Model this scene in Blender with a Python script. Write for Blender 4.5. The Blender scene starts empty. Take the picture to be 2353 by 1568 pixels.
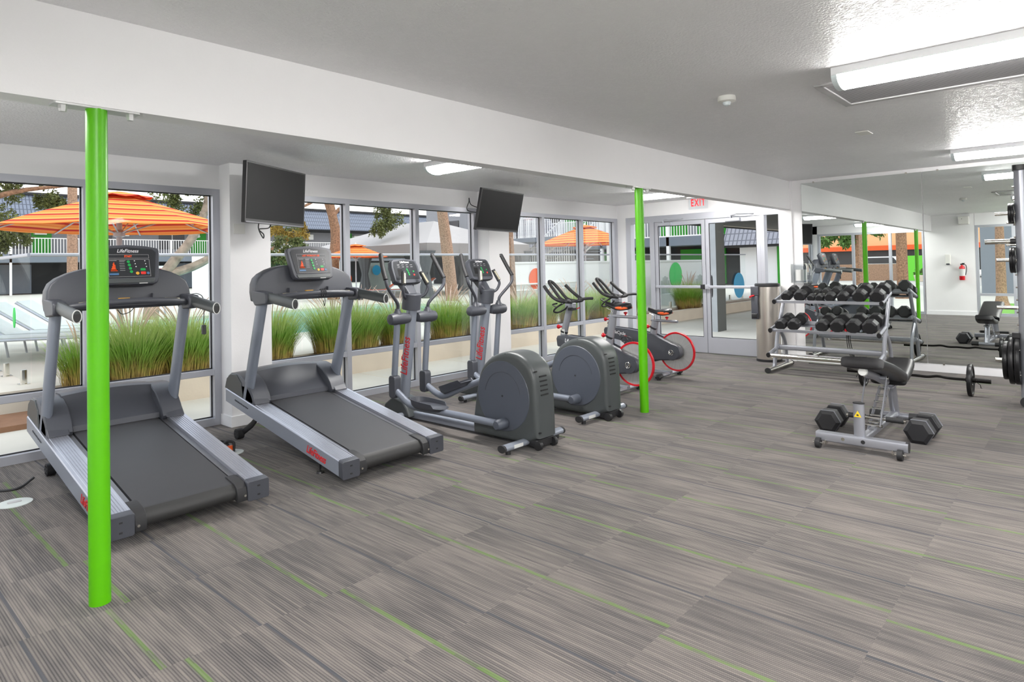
import bpy, bmesh, math, random
from mathutils import Vector, Matrix
PI = math.pi
scene = bpy.context.scene
COL = scene.collection

# ------------------------------------------------------------------ camera
CAM_Z = 1.37
cam_d = bpy.data.cameras.new('camera')
cam = bpy.data.objects.new('camera', cam_d)
COL.objects.link(cam)
scene.camera = cam
YAW, PITCH, ROLL = 0.7341, 0.0213, -0.0213
fwd = Vector((math.cos(YAW) * math.cos(PITCH), math.sin(YAW) * math.cos(PITCH), math.sin(PITCH)))
rgt = Vector((math.sin(YAW), -math.cos(YAW), 0.0))
upv = rgt.cross(fwd)
r2 = rgt * math.cos(ROLL) + upv * math.sin(ROLL)
u2 = upv * math.cos(ROLL) - rgt * math.sin(ROLL)
mw = Matrix((r2, u2, -fwd)).transposed().to_4x4()
mw.translation = Vector((0, 0, CAM_Z))
cam.matrix_world = mw
cam_d.sensor_width = 36.0
cam_d.lens = 1482.9 / 2353.0 * 36.0
cam_d.shift_y = -(784.0 - 582.0) / 2353.0
cam_d.clip_start = 0.05
cam_d.clip_end = 400

# ------------------------------------------------------------------ world: bright hazy sky
world = bpy.data.worlds.new('sky')
scene.world = world
world.use_nodes = True
wn = world.node_tree
wn.nodes.clear()
w_out = wn.nodes.new('ShaderNodeOutputWorld')
w_bg = wn.nodes.new('ShaderNodeBackground')
w_tc = wn.nodes.new('ShaderNodeTexCoord')
w_sep = wn.nodes.new('ShaderNodeSeparateXYZ')
w_ramp = wn.nodes.new('ShaderNodeValToRGB')
w_ramp.color_ramp.elements[0].position = 0.0
w_ramp.color_ramp.elements[0].color = (1.0, 0.955, 0.93, 1)
w_ramp.color_ramp.elements[1].position = 0.5
w_ramp.color_ramp.elements[1].color = (0.80, 0.88, 1.0, 1)
wn.links.new(w_tc.outputs['Generated'], w_sep.inputs[0])
wn.links.new(w_sep.outputs['Z'], w_ramp.inputs[0])
wn.links.new(w_ramp.outputs[0], w_bg.inputs[0])
w_bg.inputs[1].default_value = 1.75
wn.links.new(w_bg.outputs[0], w_out.inputs[0])

sun_d = bpy.data.lights.new('sun', 'SUN')
sun_d.energy = 1.2
sun_d.angle = math.radians(25)
sun_d.color = (1.0, 0.95, 0.88)
sun = bpy.data.objects.new('sun', sun_d)
sun.rotation_euler = Vector((-0.42, 0.45, -0.8)).to_track_quat('-Z', 'Y').to_euler()
COL.objects.link(sun)

vs = scene.view_settings
vs.view_transform = 'Standard'
vs.look = 'None'
vs.gamma = 1.0
vs.exposure = 0.14
vs.use_curve_mapping = False

# ------------------------------------------------------------------ materials
def lin(c):
    return tuple((x / 12.92 if x <= 0.04045 else ((x + 0.055) / 1.055) ** 2.4) for x in c)

def rgb(r, g, b):
    return lin((r / 255., g / 255., b / 255.))

class NT:
    def __init__(self, name):
        self.m = bpy.data.materials.new(name)
        self.m.use_nodes = True
        self.t = self.m.node_tree
        self.t.nodes.clear()
        self.out = self.t.nodes.new('ShaderNodeOutputMaterial')
    def n(self, kind, **kw):
        nd = self.t.nodes.new(kind)
        for k, v in kw.items():
            setattr(nd, k, v)
        return nd
    def link(self, a, b):
        self.t.links.new(a, b)
    def setin(self, sock, v):
        if isinstance(v, bpy.types.NodeSocket):
            self.t.links.new(v, sock)
        elif v is not None:
            if sock.type == 'RGBA' and len(v) == 3:
                v = tuple(v) + (1,)
            sock.default_value = v
    def math(self, op, a, b=None, c=None, clamp=False):
        nd = self.n('ShaderNodeMath', operation=op, use_clamp=clamp)
        for s, v in zip(nd.inputs, (a, b, c)):
            self.setin(s, v)
        return nd.outputs[0]
    def mix(self, f, a, b, blend='MIX'):
        nd = self.n('ShaderNodeMix', data_type='RGBA', blend_type=blend)
        self.setin(nd.inputs[0], f)
        self.setin(nd.inputs[6], a)
        self.setin(nd.inputs[7], b)
        return nd.outputs[2]
    def pos(self, obj=False):
        if obj:
            return self.n('ShaderNodeTexCoord').outputs['Object']
        return self.n('ShaderNodeNewGeometry').outputs['Position']
    def sep(self, v):
        nd = self.n('ShaderNodeSeparateXYZ')
        self.link(v, nd.inputs[0])
        return nd.outputs
    def comb(self, x, y, z):
        nd = self.n('ShaderNodeCombineXYZ')
        for s, v in zip(nd.inputs, (x, y, z)):
            self.setin(s, v)
        return nd.outputs[0]
    def noise(self, vec, scale, detail=2, rough=.5, dist=0):
        nd = self.n('ShaderNodeTexNoise')
        self.setin(nd.inputs['Vector'], vec)
        nd.inputs['Scale'].default_value = scale
        nd.inputs['Detail'].default_value = detail
        nd.inputs['Roughness'].default_value = rough
        nd.inputs['Distortion'].default_value = dist
        return nd.outputs['Fac']
    def ramp(self, fac, stops):
        nd = self.n('ShaderNodeValToRGB')
        cr = nd.color_ramp
        while len(cr.elements) < len(stops):
            cr.elements.new(0.5)
        for e, (p, c) in zip(cr.elements, stops):
            e.position = p
            e.color = (c if len(c) == 4 else tuple(c) + (1,))
        self.setin(nd.inputs[0], fac)
        return nd.outputs[0]
    def bump(self, h, strength=.3, dist=.01, normal=None):
        nd = self.n('ShaderNodeBump')
        self.setin(nd.inputs['Height'], h)
        nd.inputs['Strength'].default_value = strength
        nd.inputs['Distance'].default_value = dist
        if normal is not None:
            self.link(normal, nd.inputs['Normal'])
        return nd.outputs[0]
    def bsdf(self, color, rough=.5, metal=0., spec=.5, normal=None, coat=0., emit=None, es=0., sheen=0., trans=0., ior=None, alpha=None):
        p = self.n('ShaderNodeBsdfPrincipled')
        self.setin(p.inputs['Base Color'], color)
        self.setin(p.inputs['Roughness'], rough)
        self.setin(p.inputs['Metallic'], metal)
        p.inputs['Specular IOR Level'].default_value = spec
        if normal is not None:
            self.link(normal, p.inputs['Normal'])
        p.inputs['Coat Weight'].default_value = coat
        if emit is not None:
            self.setin(p.inputs['Emission Color'], emit)
            p.inputs['Emission Strength'].default_value = es
        p.inputs['Sheen Weight'].default_value = sheen
        p.inputs['Transmission Weight'].default_value = trans
        if ior:
            p.inputs['IOR'].default_value = ior
        if alpha is not None:
            self.setin(p.inputs['Alpha'], alpha)
        self.link(p.outputs[0], self.out.inputs[0])
        return p

MAT = {}
def simple(name, col, rough=.5, metal=0., spec=.5, var=.06, bump=0., bscale=60, coat=0., nscale=8, **kw):
    """procedural: base colour with a slow, slight tonal variation and an optional fine grain"""
    t = NT(name)
    p = t.pos(obj=True)
    nz = t.noise(p, nscale, 3)
    f = t.math('MULTIPLY_ADD', nz, var * 2, 1 - var)
    c = t.mix(1.0, col, t.comb(f, f, f), 'MULTIPLY')
    nrm = None
    if bump:
        nrm = t.bump(t.noise(p, bscale, 3), bump, .004)
    t.bsdf(c, rough, metal, spec, nrm, coat, **kw)
    MAT[name] = t.m
    return t.m

def emis(name, col, strength):
    t = NT(name)
    t.bsdf(tuple(min(.8, c * .6) for c in col), .5, emit=col, es=strength)
    MAT[name] = t.m
    return t.m

simple('wall_paint', rgb(236, 235, 236), .6, var=.015, bump=.12, bscale=90)
simple('trim_white', rgb(236, 236, 238), .45, var=.01)
simple('aluminium', rgb(186, 188, 196), .42, metal=.55, var=.03)
simple('gasket', rgb(30, 30, 32), .6)
simple('green_paint', rgb(84, 172, 0), .35, var=.02, spec=.4)
simple('steel_white', rgb(205, 205, 205), .4, metal=.4)
simple('dark_plastic', rgb(66, 68, 75), .42, var=.04, bump=.06, bscale=400)
simple('housing_plastic', rgb(68, 72, 73), .38, var=.05, bump=.06, bscale=400)
simple('disc_plastic', rgb(74, 79, 89), .45, var=.04, bump=.06, bscale=500)
simple('black_plastic', rgb(38, 38, 40), .4, var=.05)
simple('rubber', rgb(38, 38, 40), .6, var=.08, bump=.1, bscale=300)
simple('belt', rgb(56, 56, 59), .55, var=.12, nscale=3, bump=.08, bscale=500)
simple('belt_dark', rgb(44, 44, 44), .55, var=.1)
simple('frame_silver', rgb(150, 156, 168), .36, metal=.45, var=.03)
simple('frame_blue_grey', rgb(128, 134, 146), .38, metal=.35, var=.03)
simple('frame_bright', rgb(164, 166, 174), .32, metal=.6, var=.02)
simple('brushed_rail', rgb(176, 177, 186), .3, metal=.75, var=.08, nscale=5)
simple('rail_inner', rgb(112, 112, 116), .35, metal=.6, var=.15, nscale=12)
simple('chrome', rgb(225, 222, 215), .14, metal=1.0, var=.02)
simple('sensor_steel', rgb(176, 170, 150), .3, metal=.8)
simple('screen_black', rgb(24, 24, 25), .5, var=.1, spec=.18)
simple('screen_panel', rgb(40, 42, 46), .3, var=.05)
simple('leather', rgb(22, 21, 24), .33, var=.08, bump=.15, bscale=220)
simple('hex_rubber', rgb(32, 32, 35), .48, var=.1, bump=.06, bscale=300)
simple('hex_band', rgb(112, 114, 122), .5, var=.05)
simple('iron_black', rgb(28, 28, 30), .38, metal=.3, var=.1)
simple('bar_black', rgb(24, 22, 22), .28, metal=.6)
simple('red_plastic', rgb(196, 24, 36), .3, var=.03)
simple('orange_plastic', rgb(232, 96, 40), .35, var=.03)
simple('yellow_plastic', rgb(238, 200, 40), .4)
simple('logo_red', rgb(196, 34, 40), .5, var=.02)
simple('logo_white', rgb(235, 235, 238), .5, var=.01)
simple('white_plastic', rgb(228, 227, 222), .4, var=.02)
simple('label_white', rgb(205, 206, 204), .5, var=.05)
simple('grille_grey', rgb(178, 177, 178), .5, var=.05)
simple('grille_slot', rgb(88, 86, 88), .6)
simple('bin_steel', rgb(205, 198, 190), .28, metal=.9, var=.02)
simple('acrylic_white', rgb(222, 230, 234), .2, var=.03)
simple('green_light_btn', rgb(20, 150, 70), .4, var=.0)
simple('red_btn', rgb(210, 50, 40), .4, var=.0)
simple('blue_btn', rgb(70, 110, 150), .4, var=.0)
simple('yellow_btn', rgb(214, 160, 50), .4, var=.0)
emis('led_orange', rgb(255, 90, 20), .30)
emis('led_green', rgb(40, 200, 120), .35)
emis('exit_red', rgb(255, 0, 30), .75)
emis('lamp_diffuser', (1.0, .985, .96), 68.0)
emis('lamp_added_near', (1.0, .985, .96), 118.0)  # stronger glow for the added, unseen lamps behind the camera
emis('lamp_added_soft', (1.0, .985, .96), 34.0)  # weaker glow for the lamp added out of view in the bay
simple('lamp_end', rgb(214, 224, 226), .4, var=.02)
# outdoors
simple('concrete_curb', rgb(214, 200, 182), .85, var=.1, bump=.3, bscale=40, nscale=4)
simple('concrete_pale', rgb(206, 200, 188), .85, var=.08, bump=.2, bscale=30, nscale=2)
simple('soil', rgb(140, 104, 80), .95, var=.25, bump=.6, bscale=25)
simple('bark', rgb(146, 112, 88), .95, var=1.1, bump=1.0, bscale=9, nscale=22)
simple('bark_pale', rgb(158, 126, 104), .95, var=.9, bump=.9, bscale=12, nscale=26)
simple('branch_grey', rgb(156, 138, 122), .9, var=.8, nscale=8, bump=.6, bscale=8)
simple('canvas_grey', rgb(178, 172, 168), .85, var=.04)
simple('canvas_valance', rgb(140, 135, 132), .85, var=.04)
simple('curtain_grey', rgb(96, 98, 100), .9, var=.15, nscale=20)
simple('building_grey', rgb(150, 150, 154), .8, var=.06)
simple('building_blue_grey', rgb(112, 120, 130), .75, var=.06)
simple('window_dark', rgb(74, 72, 74), .25, var=.2, nscale=.5)
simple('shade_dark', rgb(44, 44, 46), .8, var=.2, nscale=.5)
simple('door_green', rgb(30, 150, 20), .45, var=.03)
simple('rail_white', rgb(236, 234, 232), .4, var=.02)
simple('pool_wall_white', rgb(240, 240, 240), .6, var=.02)
simple('orange_decal', rgb(246, 92, 8), .5, var=.01)
simple('green_decal', rgb(36, 206, 84), .5, var=.01)
simple('blue_decal', rgb(50, 180, 235), .5, var=.01)
simple('leaf_olive', rgb(96, 102, 50), .7, var=1.2, nscale=14)
simple('leaf_gold', rgb(164, 138, 60), .7, var=1.2, nscale=14)
simple('leaf_green', rgb(80, 112, 44), .7, var=1.2, nscale=14)
simple('teak', rgb(196, 92, 50), .7, var=.15)
simple('asphalt', rgb(186, 180, 174), .9, var=.08, nscale=1)
simple('facade_peach', rgb(240, 186, 136), .8, var=.03)
simple('wall_green_low', rgb(110, 206, 60), .7, var=.05)
simple('lawn', rgb(118, 170, 70), .9, var=.2, bump=.4, bscale=60, nscale=20)
simple('siding_grey', rgb(128, 134, 142), .7, var=.04)
simple('towel_grey', rgb(200, 206, 204), .8, var=.1)
simple('column_concrete', rgb(176, 180, 184), .8, var=.15, nscale=6)
simple('soffit_dark', rgb(84, 84, 80), .9, var=.05)

def m_ceiling():
    t = NT('ceiling_texture')
    p = t.pos()
    n1 = t.noise(p, 26, 4, .65, .6)
    n2 = t.noise(p, 70, 3, .6)
    n3 = t.noise(p, 1.1, 3, .55, .5)
    h = t.math('ADD', t.math('GREATER_THAN', n1, .53), t.math('MULTIPLY', n2, .7))
    h2 = t.math('MULTIPLY', h, t.math('MULTIPLY_ADD', n3, 1.2, .15))
    c = t.mix(t.math('MULTIPLY', n3, .5), rgb(238, 237, 239), rgb(214, 213, 217))
    fl = t.math('GREATER_THAN', n1, .53)
    t.bsdf(c, t.math('MULTIPLY_ADD', fl, -.18, .50), spec=.7, normal=t.bump(h2, 1.0, .010))
    MAT['ceiling_texture'] = t.m
m_ceiling()

def m_carpet():
    t = NT('carpet_tiles')
    p = t.pos()
    x, y, z = t.sep(p)
    TX, TY = .638, .6047
    cx0, cy0 = .893 - .319, .628
    u = t.math('DIVIDE', t.math('SUBTRACT', x, cx0), TX)
    v = t.math('DIVIDE', t.math('SUBTRACT', y, cy0), TY)
    tu, tv = t.math('FLOOR', u), t.math('FLOOR', v)
    wn_ = t.n('ShaderNodeTexWhiteNoise', noise_dimensions='2D')
    t.link(t.comb(tu, tv, 0.), wn_.inputs['Vector'])
    hsh = wn_.outputs['Value']
    lx = t.math('SUBTRACT', x, t.math('ADD', t.math('MULTIPLY', t.math('ADD', tu, .5), TX), cx0))  # from tile centre
    flip = t.math('SIGN', t.math('SUBTRACT', hsh, .5))
    lxf = t.math('MULTIPLY', lx, flip)
    # ribs
    pitch = .0104
    rid = t.math('FLOOR', t.math('DIVIDE', x, pitch))
    rfr = t.math('FRACT', t.math('DIVIDE', x, pitch))
    off = t.math('MULTIPLY', hsh, 37.0)
    streak = t.noise(t.comb(t.math('MULTIPLY', rid, .93), t.math('MULTIPLY_ADD', y, 2.3, off), off), 1.0, 2, .6)
    patch = t.noise(t.comb(t.math('MULTIPLY_ADD', x, 5.0, off), t.math('MULTIPLY_ADD', y, 1.6, off), off), 1.0, 2, .5)
    val = t.math('ADD', t.math('MULTIPLY', streak, .80), t.math('MULTIPLY', patch, .50))
    s = t.ramp(val, [(.50, (0, 0, 0)), (.66, (.55, .55, .55)), (.80, (1, 1, 1))])
    base = t.mix(s, rgb(90, 86, 84), rgb(119, 112, 107))
    # groove between ribs, its shade darkened into the colour
    g = t.math('ABSOLUTE', t.math('SUBTRACT', rfr, .5))
    gro = t.math('MULTIPLY', t.math('GREATER_THAN', g, .27), t.math('SUBTRACT', 1.0, t.math('MULTIPLY', s, .62)))
    base = t.mix(t.math('MULTIPLY', gro, .74), base, rgb(44, 43, 45))
    # loop grain
    lps = t.math('SINE', t.math('MULTIPLY_ADD', y, 900.0, t.math('MULTIPLY', rid, 2.4)))
    lp = t.math('ADD', t.noise(p, 260, 2, .6), t.math('MULTIPLY', lps, .14))
    gr = t.math('MULTIPLY_ADD', lp, .62, .69)
    base = t.mix(1.0, base, t.comb(gr, gr, gr), 'MULTIPLY')
    # green accent line near the tile centre, dark line at the tile edge
    gl = t.math('LESS_THAN', t.math('ABSOLUTE', t.math('SUBTRACT', lxf, .038)), .0105)
    gnoise = t.noise(t.comb(t.math('MULTIPLY', rid, .7), t.math('MULTIPLY_ADD', y, 5.0, off), 3.0), 1.0, 1)
    gf = t.math('MULTIPLY', gl, t.math('MULTIPLY_ADD', t.math('GREATER_THAN', gnoise, .44), .5, .35))
    base = t.mix(t.math('MULTIPLY', gf, .65), base, rgb(88, 122, 44))
    ub = t.math('ROUND', t.math('DIVIDE', t.math('SUBTRACT', x, cx0), TX))
    wn2 = t.n('ShaderNodeTexWhiteNoise', noise_dimensions='2D')
    t.link(t.comb(ub, t.math('ADD', tv, 31.0), 0.), wn2.inputs['Vector'])
    xb_ = t.math('ADD', t.math('MULTIPLY_ADD', ub, TX, cx0), t.math('MULTIPLY_ADD', wn2.outputs['Value'], .05, -.025))
    dl = t.math('LESS_THAN', t.math('ABSOLUTE', t.math('SUBTRACT', x, xb_)), .0065)
    base = t.mix(t.math('MULTIPLY', dl, .85), base, rgb(62, 64, 70))
    hgt = t.math('ADD', t.math('SUBTRACT', .5, g), t.math('MULTIPLY', lp, .6))
    t.bsdf(base, .95, spec=.1, normal=t.bump(hgt, .5, .003), sheen=.1)
    MAT['carpet'] = t.m
m_carpet()

def m_glass(name, tint=(.93, .97, .96), refl=.5):
    t = NT(name)
    tr = t.n('ShaderNodeBsdfTransparent')
    tr.inputs[0].default_value = tint + (1,)
    gl = t.n('ShaderNodeBsdfGlossy')
    gl.inputs['Roughness'].default_value = 0.0
    fr = t.n('ShaderNodeFresnel')
    fr.inputs[0].default_value = 1.45
    mx = t.n('ShaderNodeMixShader')
    t.link(t.math('MULTIPLY', fr.outputs[0], refl), mx.inputs[0])
    t.link(tr.outputs[0], mx.inputs[1])
    t.link(gl.outputs[0], mx.inputs[2])
    t.link(mx.outputs[0], t.out.inputs[0])
    MAT[name] = t.m
m_glass('window_glass', (.985, .995, .99), .10)
m_glass('fence_glass', (.975, .993, .988), .06)
m_glass('acrylic_clear', (.94, .96, .97), .8)

def m_mirror():
    t = NT('mirror_silver')
    p = t.pos()
    c = t.mix(t.noise(p, .8, 1), (.84, .88, .86), (.87, .91, .89))
    t.bsdf(c, .0, metal=1.0)
    MAT['mirror_silver'] = t.m
m_mirror()

def m_umbrella():
    t = NT('umbrella_stripe')
    x, y, z = t.sep(t.pos(obj=True))
    # stripes run level round the canopy: they follow the height of the cloth
    f = t.math('FRACT', t.math('MULTIPLY', z, 13.0))
    s = t.ramp(f, [(0.0, rgb(206, 30, 26)), (.20, rgb(206, 30, 26)), (.24, rgb(255, 186, 92)), (.46, rgb(255, 196, 100)), (.56, rgb(246, 140, 34)), (.8, rgb(255, 182, 88)), (.97, rgb(240, 100, 40))])
    p = t.bsdf(s, .8)
    tl = t.n('ShaderNodeBsdfTranslucent')
    t.link(t.mix(1.0, s, (.8, .22, .06), 'MULTIPLY'), tl.inputs[0])
    mx = t.n('ShaderNodeMixShader')
    mx.inputs[0].default_value = .3
    t.link(p.outputs[0], mx.inputs[1])
    t.link(tl.outputs[0], mx.inputs[2])
    t.link(mx.outputs[0], t.out.inputs[0])
    MAT['umbrella_stripe'] = t.m
m_umbrella()

def m_grass():
    t = NT('grass_blades')
    x, y, z = t.sep(t.pos(obj=True))
    n = t.noise(t.pos(obj=True), 9, 2)
    f = t.math('ADD', t.math('MULTIPLY', z, 1.9), t.math('MULTIPLY_ADD', n, .7, -.35))
    c = t.ramp(f, [(.05, rgb(112, 80, 44)), (.28, rgb(168, 146, 72)), (.5, rgb(124, 140, 44)), (.8, rgb(122, 168, 56)), (1.0, rgb(168, 190, 104))])
    p = t.bsdf(c, .6)
    MAT['grass_blades'] = t.m
    simple('grass_plume', rgb(202, 176, 160), .9, var=.1)
m_grass()

def m_water():
    t = NT('pool_water')
    p = t.pos()
    n = t.noise(p, 3.5, 3, .6, 1.0)
    c = t.mix(t.math('MULTIPLY', n, .9), rgb(70, 186, 190), rgb(150, 226, 220))
    t.bsdf(c, .08, spec=.6, normal=t.bump(n, .35, .05))
    MAT['pool_water'] = t.m
m_water()

def m_roof(name, ax, cola, colb):
    t = NT(name)
    x, y, z = t.sep(t.pos())
    h = {'x': x, 'y': y}[ax]
    fr = t.math('FRACT', t.math('MULTIPLY', h, 5.0))
    fz = t.math('FRACT', t.math('MULTIPLY', z, 3.0))
    a = t.math('LESS_THAN', fr, .28)
    b = t.math('LESS_THAN', fz, .14)
    c = t.mix(t.math('MAXIMUM', a, b), cola, colb)
    t.bsdf(c, .6)
    MAT[name] = t.m
m_roof('roof_slate', 'x', rgb(118, 126, 142), rgb(74, 80, 94))
m_roof('roof_slate_side', 'y', rgb(150, 150, 158), rgb(104, 104, 112))

def m_lampshade_grille():
    t = NT('grille_fins')
    x, y, z = t.sep(t.pos())
    f = t.math('LESS_THAN', t.math('FRACT', t.math('MULTIPLY', x, 38.0)), .4)
    t.bsdf(t.mix(f, rgb(176, 174, 178), rgb(108, 106, 110)), .5)
    MAT['grille_fins'] = t.m
m_lampshade_grille()

# ------------------------------------------------------------------ mesh helpers
class MB:
    def __init__(self, M=None):
        self.bm = bmesh.new()
        self.M = M or Matrix.Identity(4)
        self.f = None            # optional vertex warp (x,y,z)->(x,y,z)
    def _v(self, co):
        co = Vector(co)
        if self.f:
            co = Vector(self.f(*co))
        return self.bm.verts.new(self.M @ co)
    def face(self, vs_):
        try:
            return self.bm.faces.new(vs_)
        except ValueError:
            return None
    def poly(self, pts):
        return self.face([self._v(p) for p in pts])
    def box(self, x0, x1, y0, y1, z0, z1):
        v = [self._v(p) for p in ((x0, y0, z0), (x1, y0, z0), (x1, y1, z0), (x0, y1, z0), (x0, y0, z1), (x1, y0, z1), (x1, y1, z1), (x0, y1, z1))]
        for q in ((0, 3, 2, 1), (4, 5, 6, 7), (0, 1, 5, 4), (1, 2, 6, 5), (2, 3, 7, 6), (3, 0, 4, 7)):
            self.face([v[i] for i in q])
        return self
    def rbox(self, x0, x1, y0, y1, z0, z1, r=.01, ax='z', seg=3):
        """box with its four edges along ax rounded"""
        a = {'x': ((y0, y1), (z0, z1), (x0, x1)), 'y': ((x0, x1), (z0, z1), (y0, y1)), 'z': ((x0, x1), (y0, y1), (z0, z1))}[ax]
        (u0, u1), (v0, v1), (w0, w1) = a
        r = min(r, (u1 - u0) / 2.01, (v1 - v0) / 2.01)
        pts = []
        for cx_, cy_, s in ((u1 - r, v1 - r, 0), (u0 + r, v1 - r, 1), (u0 + r, v0 + r, 2), (u1 - r, v0 + r, 3)):
            for k in range(seg + 1):
                an = (s + k / seg) * PI / 2
                pts.append((cx_ + r * math.cos(an), cy_ + r * math.sin(an)))
        return self.prism(pts, ax, w0, w1)
    def prism(self, pts, ax, a, b):
        """2D outline extruded along axis ax. pts: (y,z) for x, (x,z) for y, (x,y) for z"""
        def co(p, w):
            return {'x': (w, p[0], p[1]), 'y': (p[0], w, p[1]), 'z': (p[0], p[1], w)}[ax]
        A = [self._v(co(p, a)) for p in pts]
        B = [self._v(co(p, b)) for p in pts]
        n = len(pts)
        self.face(A[::-1])
        self.face(B)
        for i in range(n):
            self.face([A[i], A[(i + 1) % n], B[(i + 1) % n], B[i]])
        return self
    def loft(self, rings, cap=True, close=False):
        R_ = [[self._v(p) for p in r] for r in rings]
        n = len(R_[0])
        m = len(R_)
        for j in range(m if close else m - 1):
            a, b = R_[j], R_[(j + 1) % m]
            for i in range(n):
                self.face([a[i], a[(i + 1) % n], b[(i + 1) % n], b[i]])
        if cap and not close:
            self.face(R_[0][::-1])
            self.face(R_[-1])
        return self
    def tube(self, pts, r, seg=12, oval=None, cap=True, smooth=0, close=False, upx=None):
        """round (or oval=(side, up)) tube along a path; r may be a list"""
        P = [Vector(p) for p in pts]
        if smooth:
            P = spline(P, smooth, close)
        n = len(P)
        if not isinstance(r, (list, tuple)):
            rr = [r] * n
        else:
            rr = [r[min(len(r) - 1, int(i * (len(r) - 1) / max(1, n - 1)))] + 0 for i in range(n)] if len(r) != n else list(r)
            if len(r) != n:
                rr = []
                for i in range(n):
                    f_ = i * (len(r) - 1) / max(1, n - 1)
                    k = min(int(f_), len(r) - 2)
                    rr.append(r[k] + (r[k + 1] - r[k]) * (f_ - k))
        rings = []
        prev = None
        for i in range(n):
            if close:
                d = (P[(i + 1) % n] - P[i - 1]).normalized()
            else:
                d = (P[min(i + 1, n - 1)] - P[max(i - 1, 0)]).normalized()
            if prev is None:
                ref = Vector(upx) if upx else (Vector((0, 0, 1)) if abs(d.z) < .9 else Vector((0, 1, 0)))
                s = d.cross(ref).normalized()
            else:
                s = (prev - d * prev.dot(d)).normalized()
            prev = s
            u = s.cross(d)
            a_, b_ = (rr[i], rr[i]) if not oval else (oval[0] * rr[i], oval[1] * rr[i])
            rings.append([P[i] + s * (a_ * math.cos(2 * PI * k / seg)) + u * (b_ * math.sin(2 * PI * k / seg)) for k in range(seg)])
        return self.loft(rings, cap, close)
    def cyl(self, a, b, r, r2_=None, seg=20):
        return self.tube([a, b], [r, r if r2_ is None else r2_], seg)
    def lathe(self, prof, c=(0, 0, 0), ax='z', seg=24, cap=True):
        rings = []
        for r, h in prof:
            ring = []
            for k in range(seg):
                a = 2 * PI * k / seg
                u, v = r * math.cos(a), r * math.sin(a)
                p = {'z': (u, v, h), 'x': (h, u, v), 'y': (v, h, u)}[ax]
                ring.append((c[0] + p[0], c[1] + p[1], c[2] + p[2]))
            rings.append(ring)
        return self.loft(rings, cap)
    def build(self, name, mat, parent=None, smooth=True, bevel=0., bseg=2, angle=35, **props):
        bmesh.ops.recalc_face_normals(self.bm, faces=self.bm.faces)
        if self.M.determinant() < 0:
            pass
        me = bpy.data.meshes.new(name)
        self.bm.to_mesh(me)
        self.bm.free()
        if isinstance(mat, str):
            mat = MAT[mat]
        me.materials.append(mat)
        if smooth:
            for p in me.polygons:
                p.use_smooth = True
            try:
                me.set_sharp_from_angle(angle=math.radians(angle))
            except Exception:
                pass
        o = bpy.data.objects.new(name, me)
        COL.objects.link(o)
        if parent is not None:
            o.parent = parent
        if bevel:
            bv = o.modifiers.new('bevel', 'BEVEL')
            bv.width = bevel
            bv.segments = bseg
            bv.limit_method = 'ANGLE'
            bv.angle_limit = math.radians(40)
        for k, v in props.items():
            o[k] = v
        return o

def spline(P, sub, close=False):
    out = []
    n = len(P)
    rng = range(n if close else n - 1)
    for i in rng:
        p0 = P[i - 1] if (i > 0 or close) else P[i] * 2 - P[i + 1]
        p1, p2 = P[i], P[(i + 1) % n]
        p3 = P[(i + 2) % n] if (i + 2 < n or close) else P[i + 1] * 2 - P[i]
        for k in range(sub):
            t = k / sub
            out.append(.5 * ((2 * p1) + (p2 - p0) * t + (2 * p0 - 5 * p1 + 4 * p2 - p3) * t * t + (3 * p1 - p0 - 3 * p2 + p3) * t ** 3))
    if not close:
        out.append(P[-1])
    return out

def empty(name, loc=(0, 0, 0), rz=0.):
    o = bpy.data.objects.new(name, None)
    o.empty_display_size = .1
    COL.objects.link(o)
    o.location = loc
    o.rotation_euler = (0, 0, rz)
    return o

def tag(o, label=None, cat=None, group=None, kind=None):
    if label: o['label'] = label
    if cat: o['category'] = cat
    if group: o['group'] = group
    if kind: o['kind'] = kind
    return o

def thing(name, label, cat, loc=(0, 0, 0), rz=0., group=None):
    return tag(empty(name, loc, rz), label, cat, group)

def struct(name, mb, mat, parent=None, **kw):
    o = mb.build(name, mat, parent, **kw)
    if parent is None:
        o['kind'] = 'structure'
    return o

def kids(o):
    return [c for c in o.children]

def copy_tree(o, parent=None):
    c = o.copy()
    COL.objects.link(c)
    c.parent = parent
    for ch in list(o.children):
        copy_tree(ch, c)
    return c

def copy_thing(o, loc, rz=None, label=None):
    c = copy_tree(o)
    c.location = loc
    if rz is not None:
        c.rotation_euler = (0, 0, rz)
    if label:
        c['label'] = label
    return c

def text(body, size, mat, parent, M, name='lettering', shear=0., extrude=.0012, bold=0., sx=1., align='CENTER', space=1.0):
    cu = bpy.data.curves.new(name, 'FONT')
    cu.body = body
    cu.size = size
    cu.extrude = extrude
    cu.offset = bold
    cu.space_character = space
    cu.shear = shear
    cu.align_x = align
    cu.align_y = 'CENTER'
    cu.resolution_u = 3
    tmp = bpy.data.objects.new(name, cu)
    COL.objects.link(tmp)
    dg = bpy.context.evaluated_depsgraph_get()
    dg.update()
    me = bpy.data.meshes.new_from_object(tmp.evaluated_get(dg))
    bpy.data.objects.remove(tmp)
    bpy.data.curves.remove(cu)
    me.transform(M @ Matrix.Diagonal((sx, 1, 1, 1)))
    me.materials.clear()
    me.materials.append(MAT[mat])
    me.name = name
    o = bpy.data.objects.new(name, me)
    COL.objects.link(o)
    o.parent = parent
    return o

def frame_m(origin, xdir, ydir):
    """matrix whose local X, Y run along xdir, ydir"""
    x = Vector(xdir).normalized()
    y = Vector(ydir)
    y = (y - x * y.dot(x)).normalized()
    z = x.cross(y)
    M = Matrix((x, y, z)).transposed().to_4x4()
    M.translation = Vector(origin)
    return M

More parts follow.
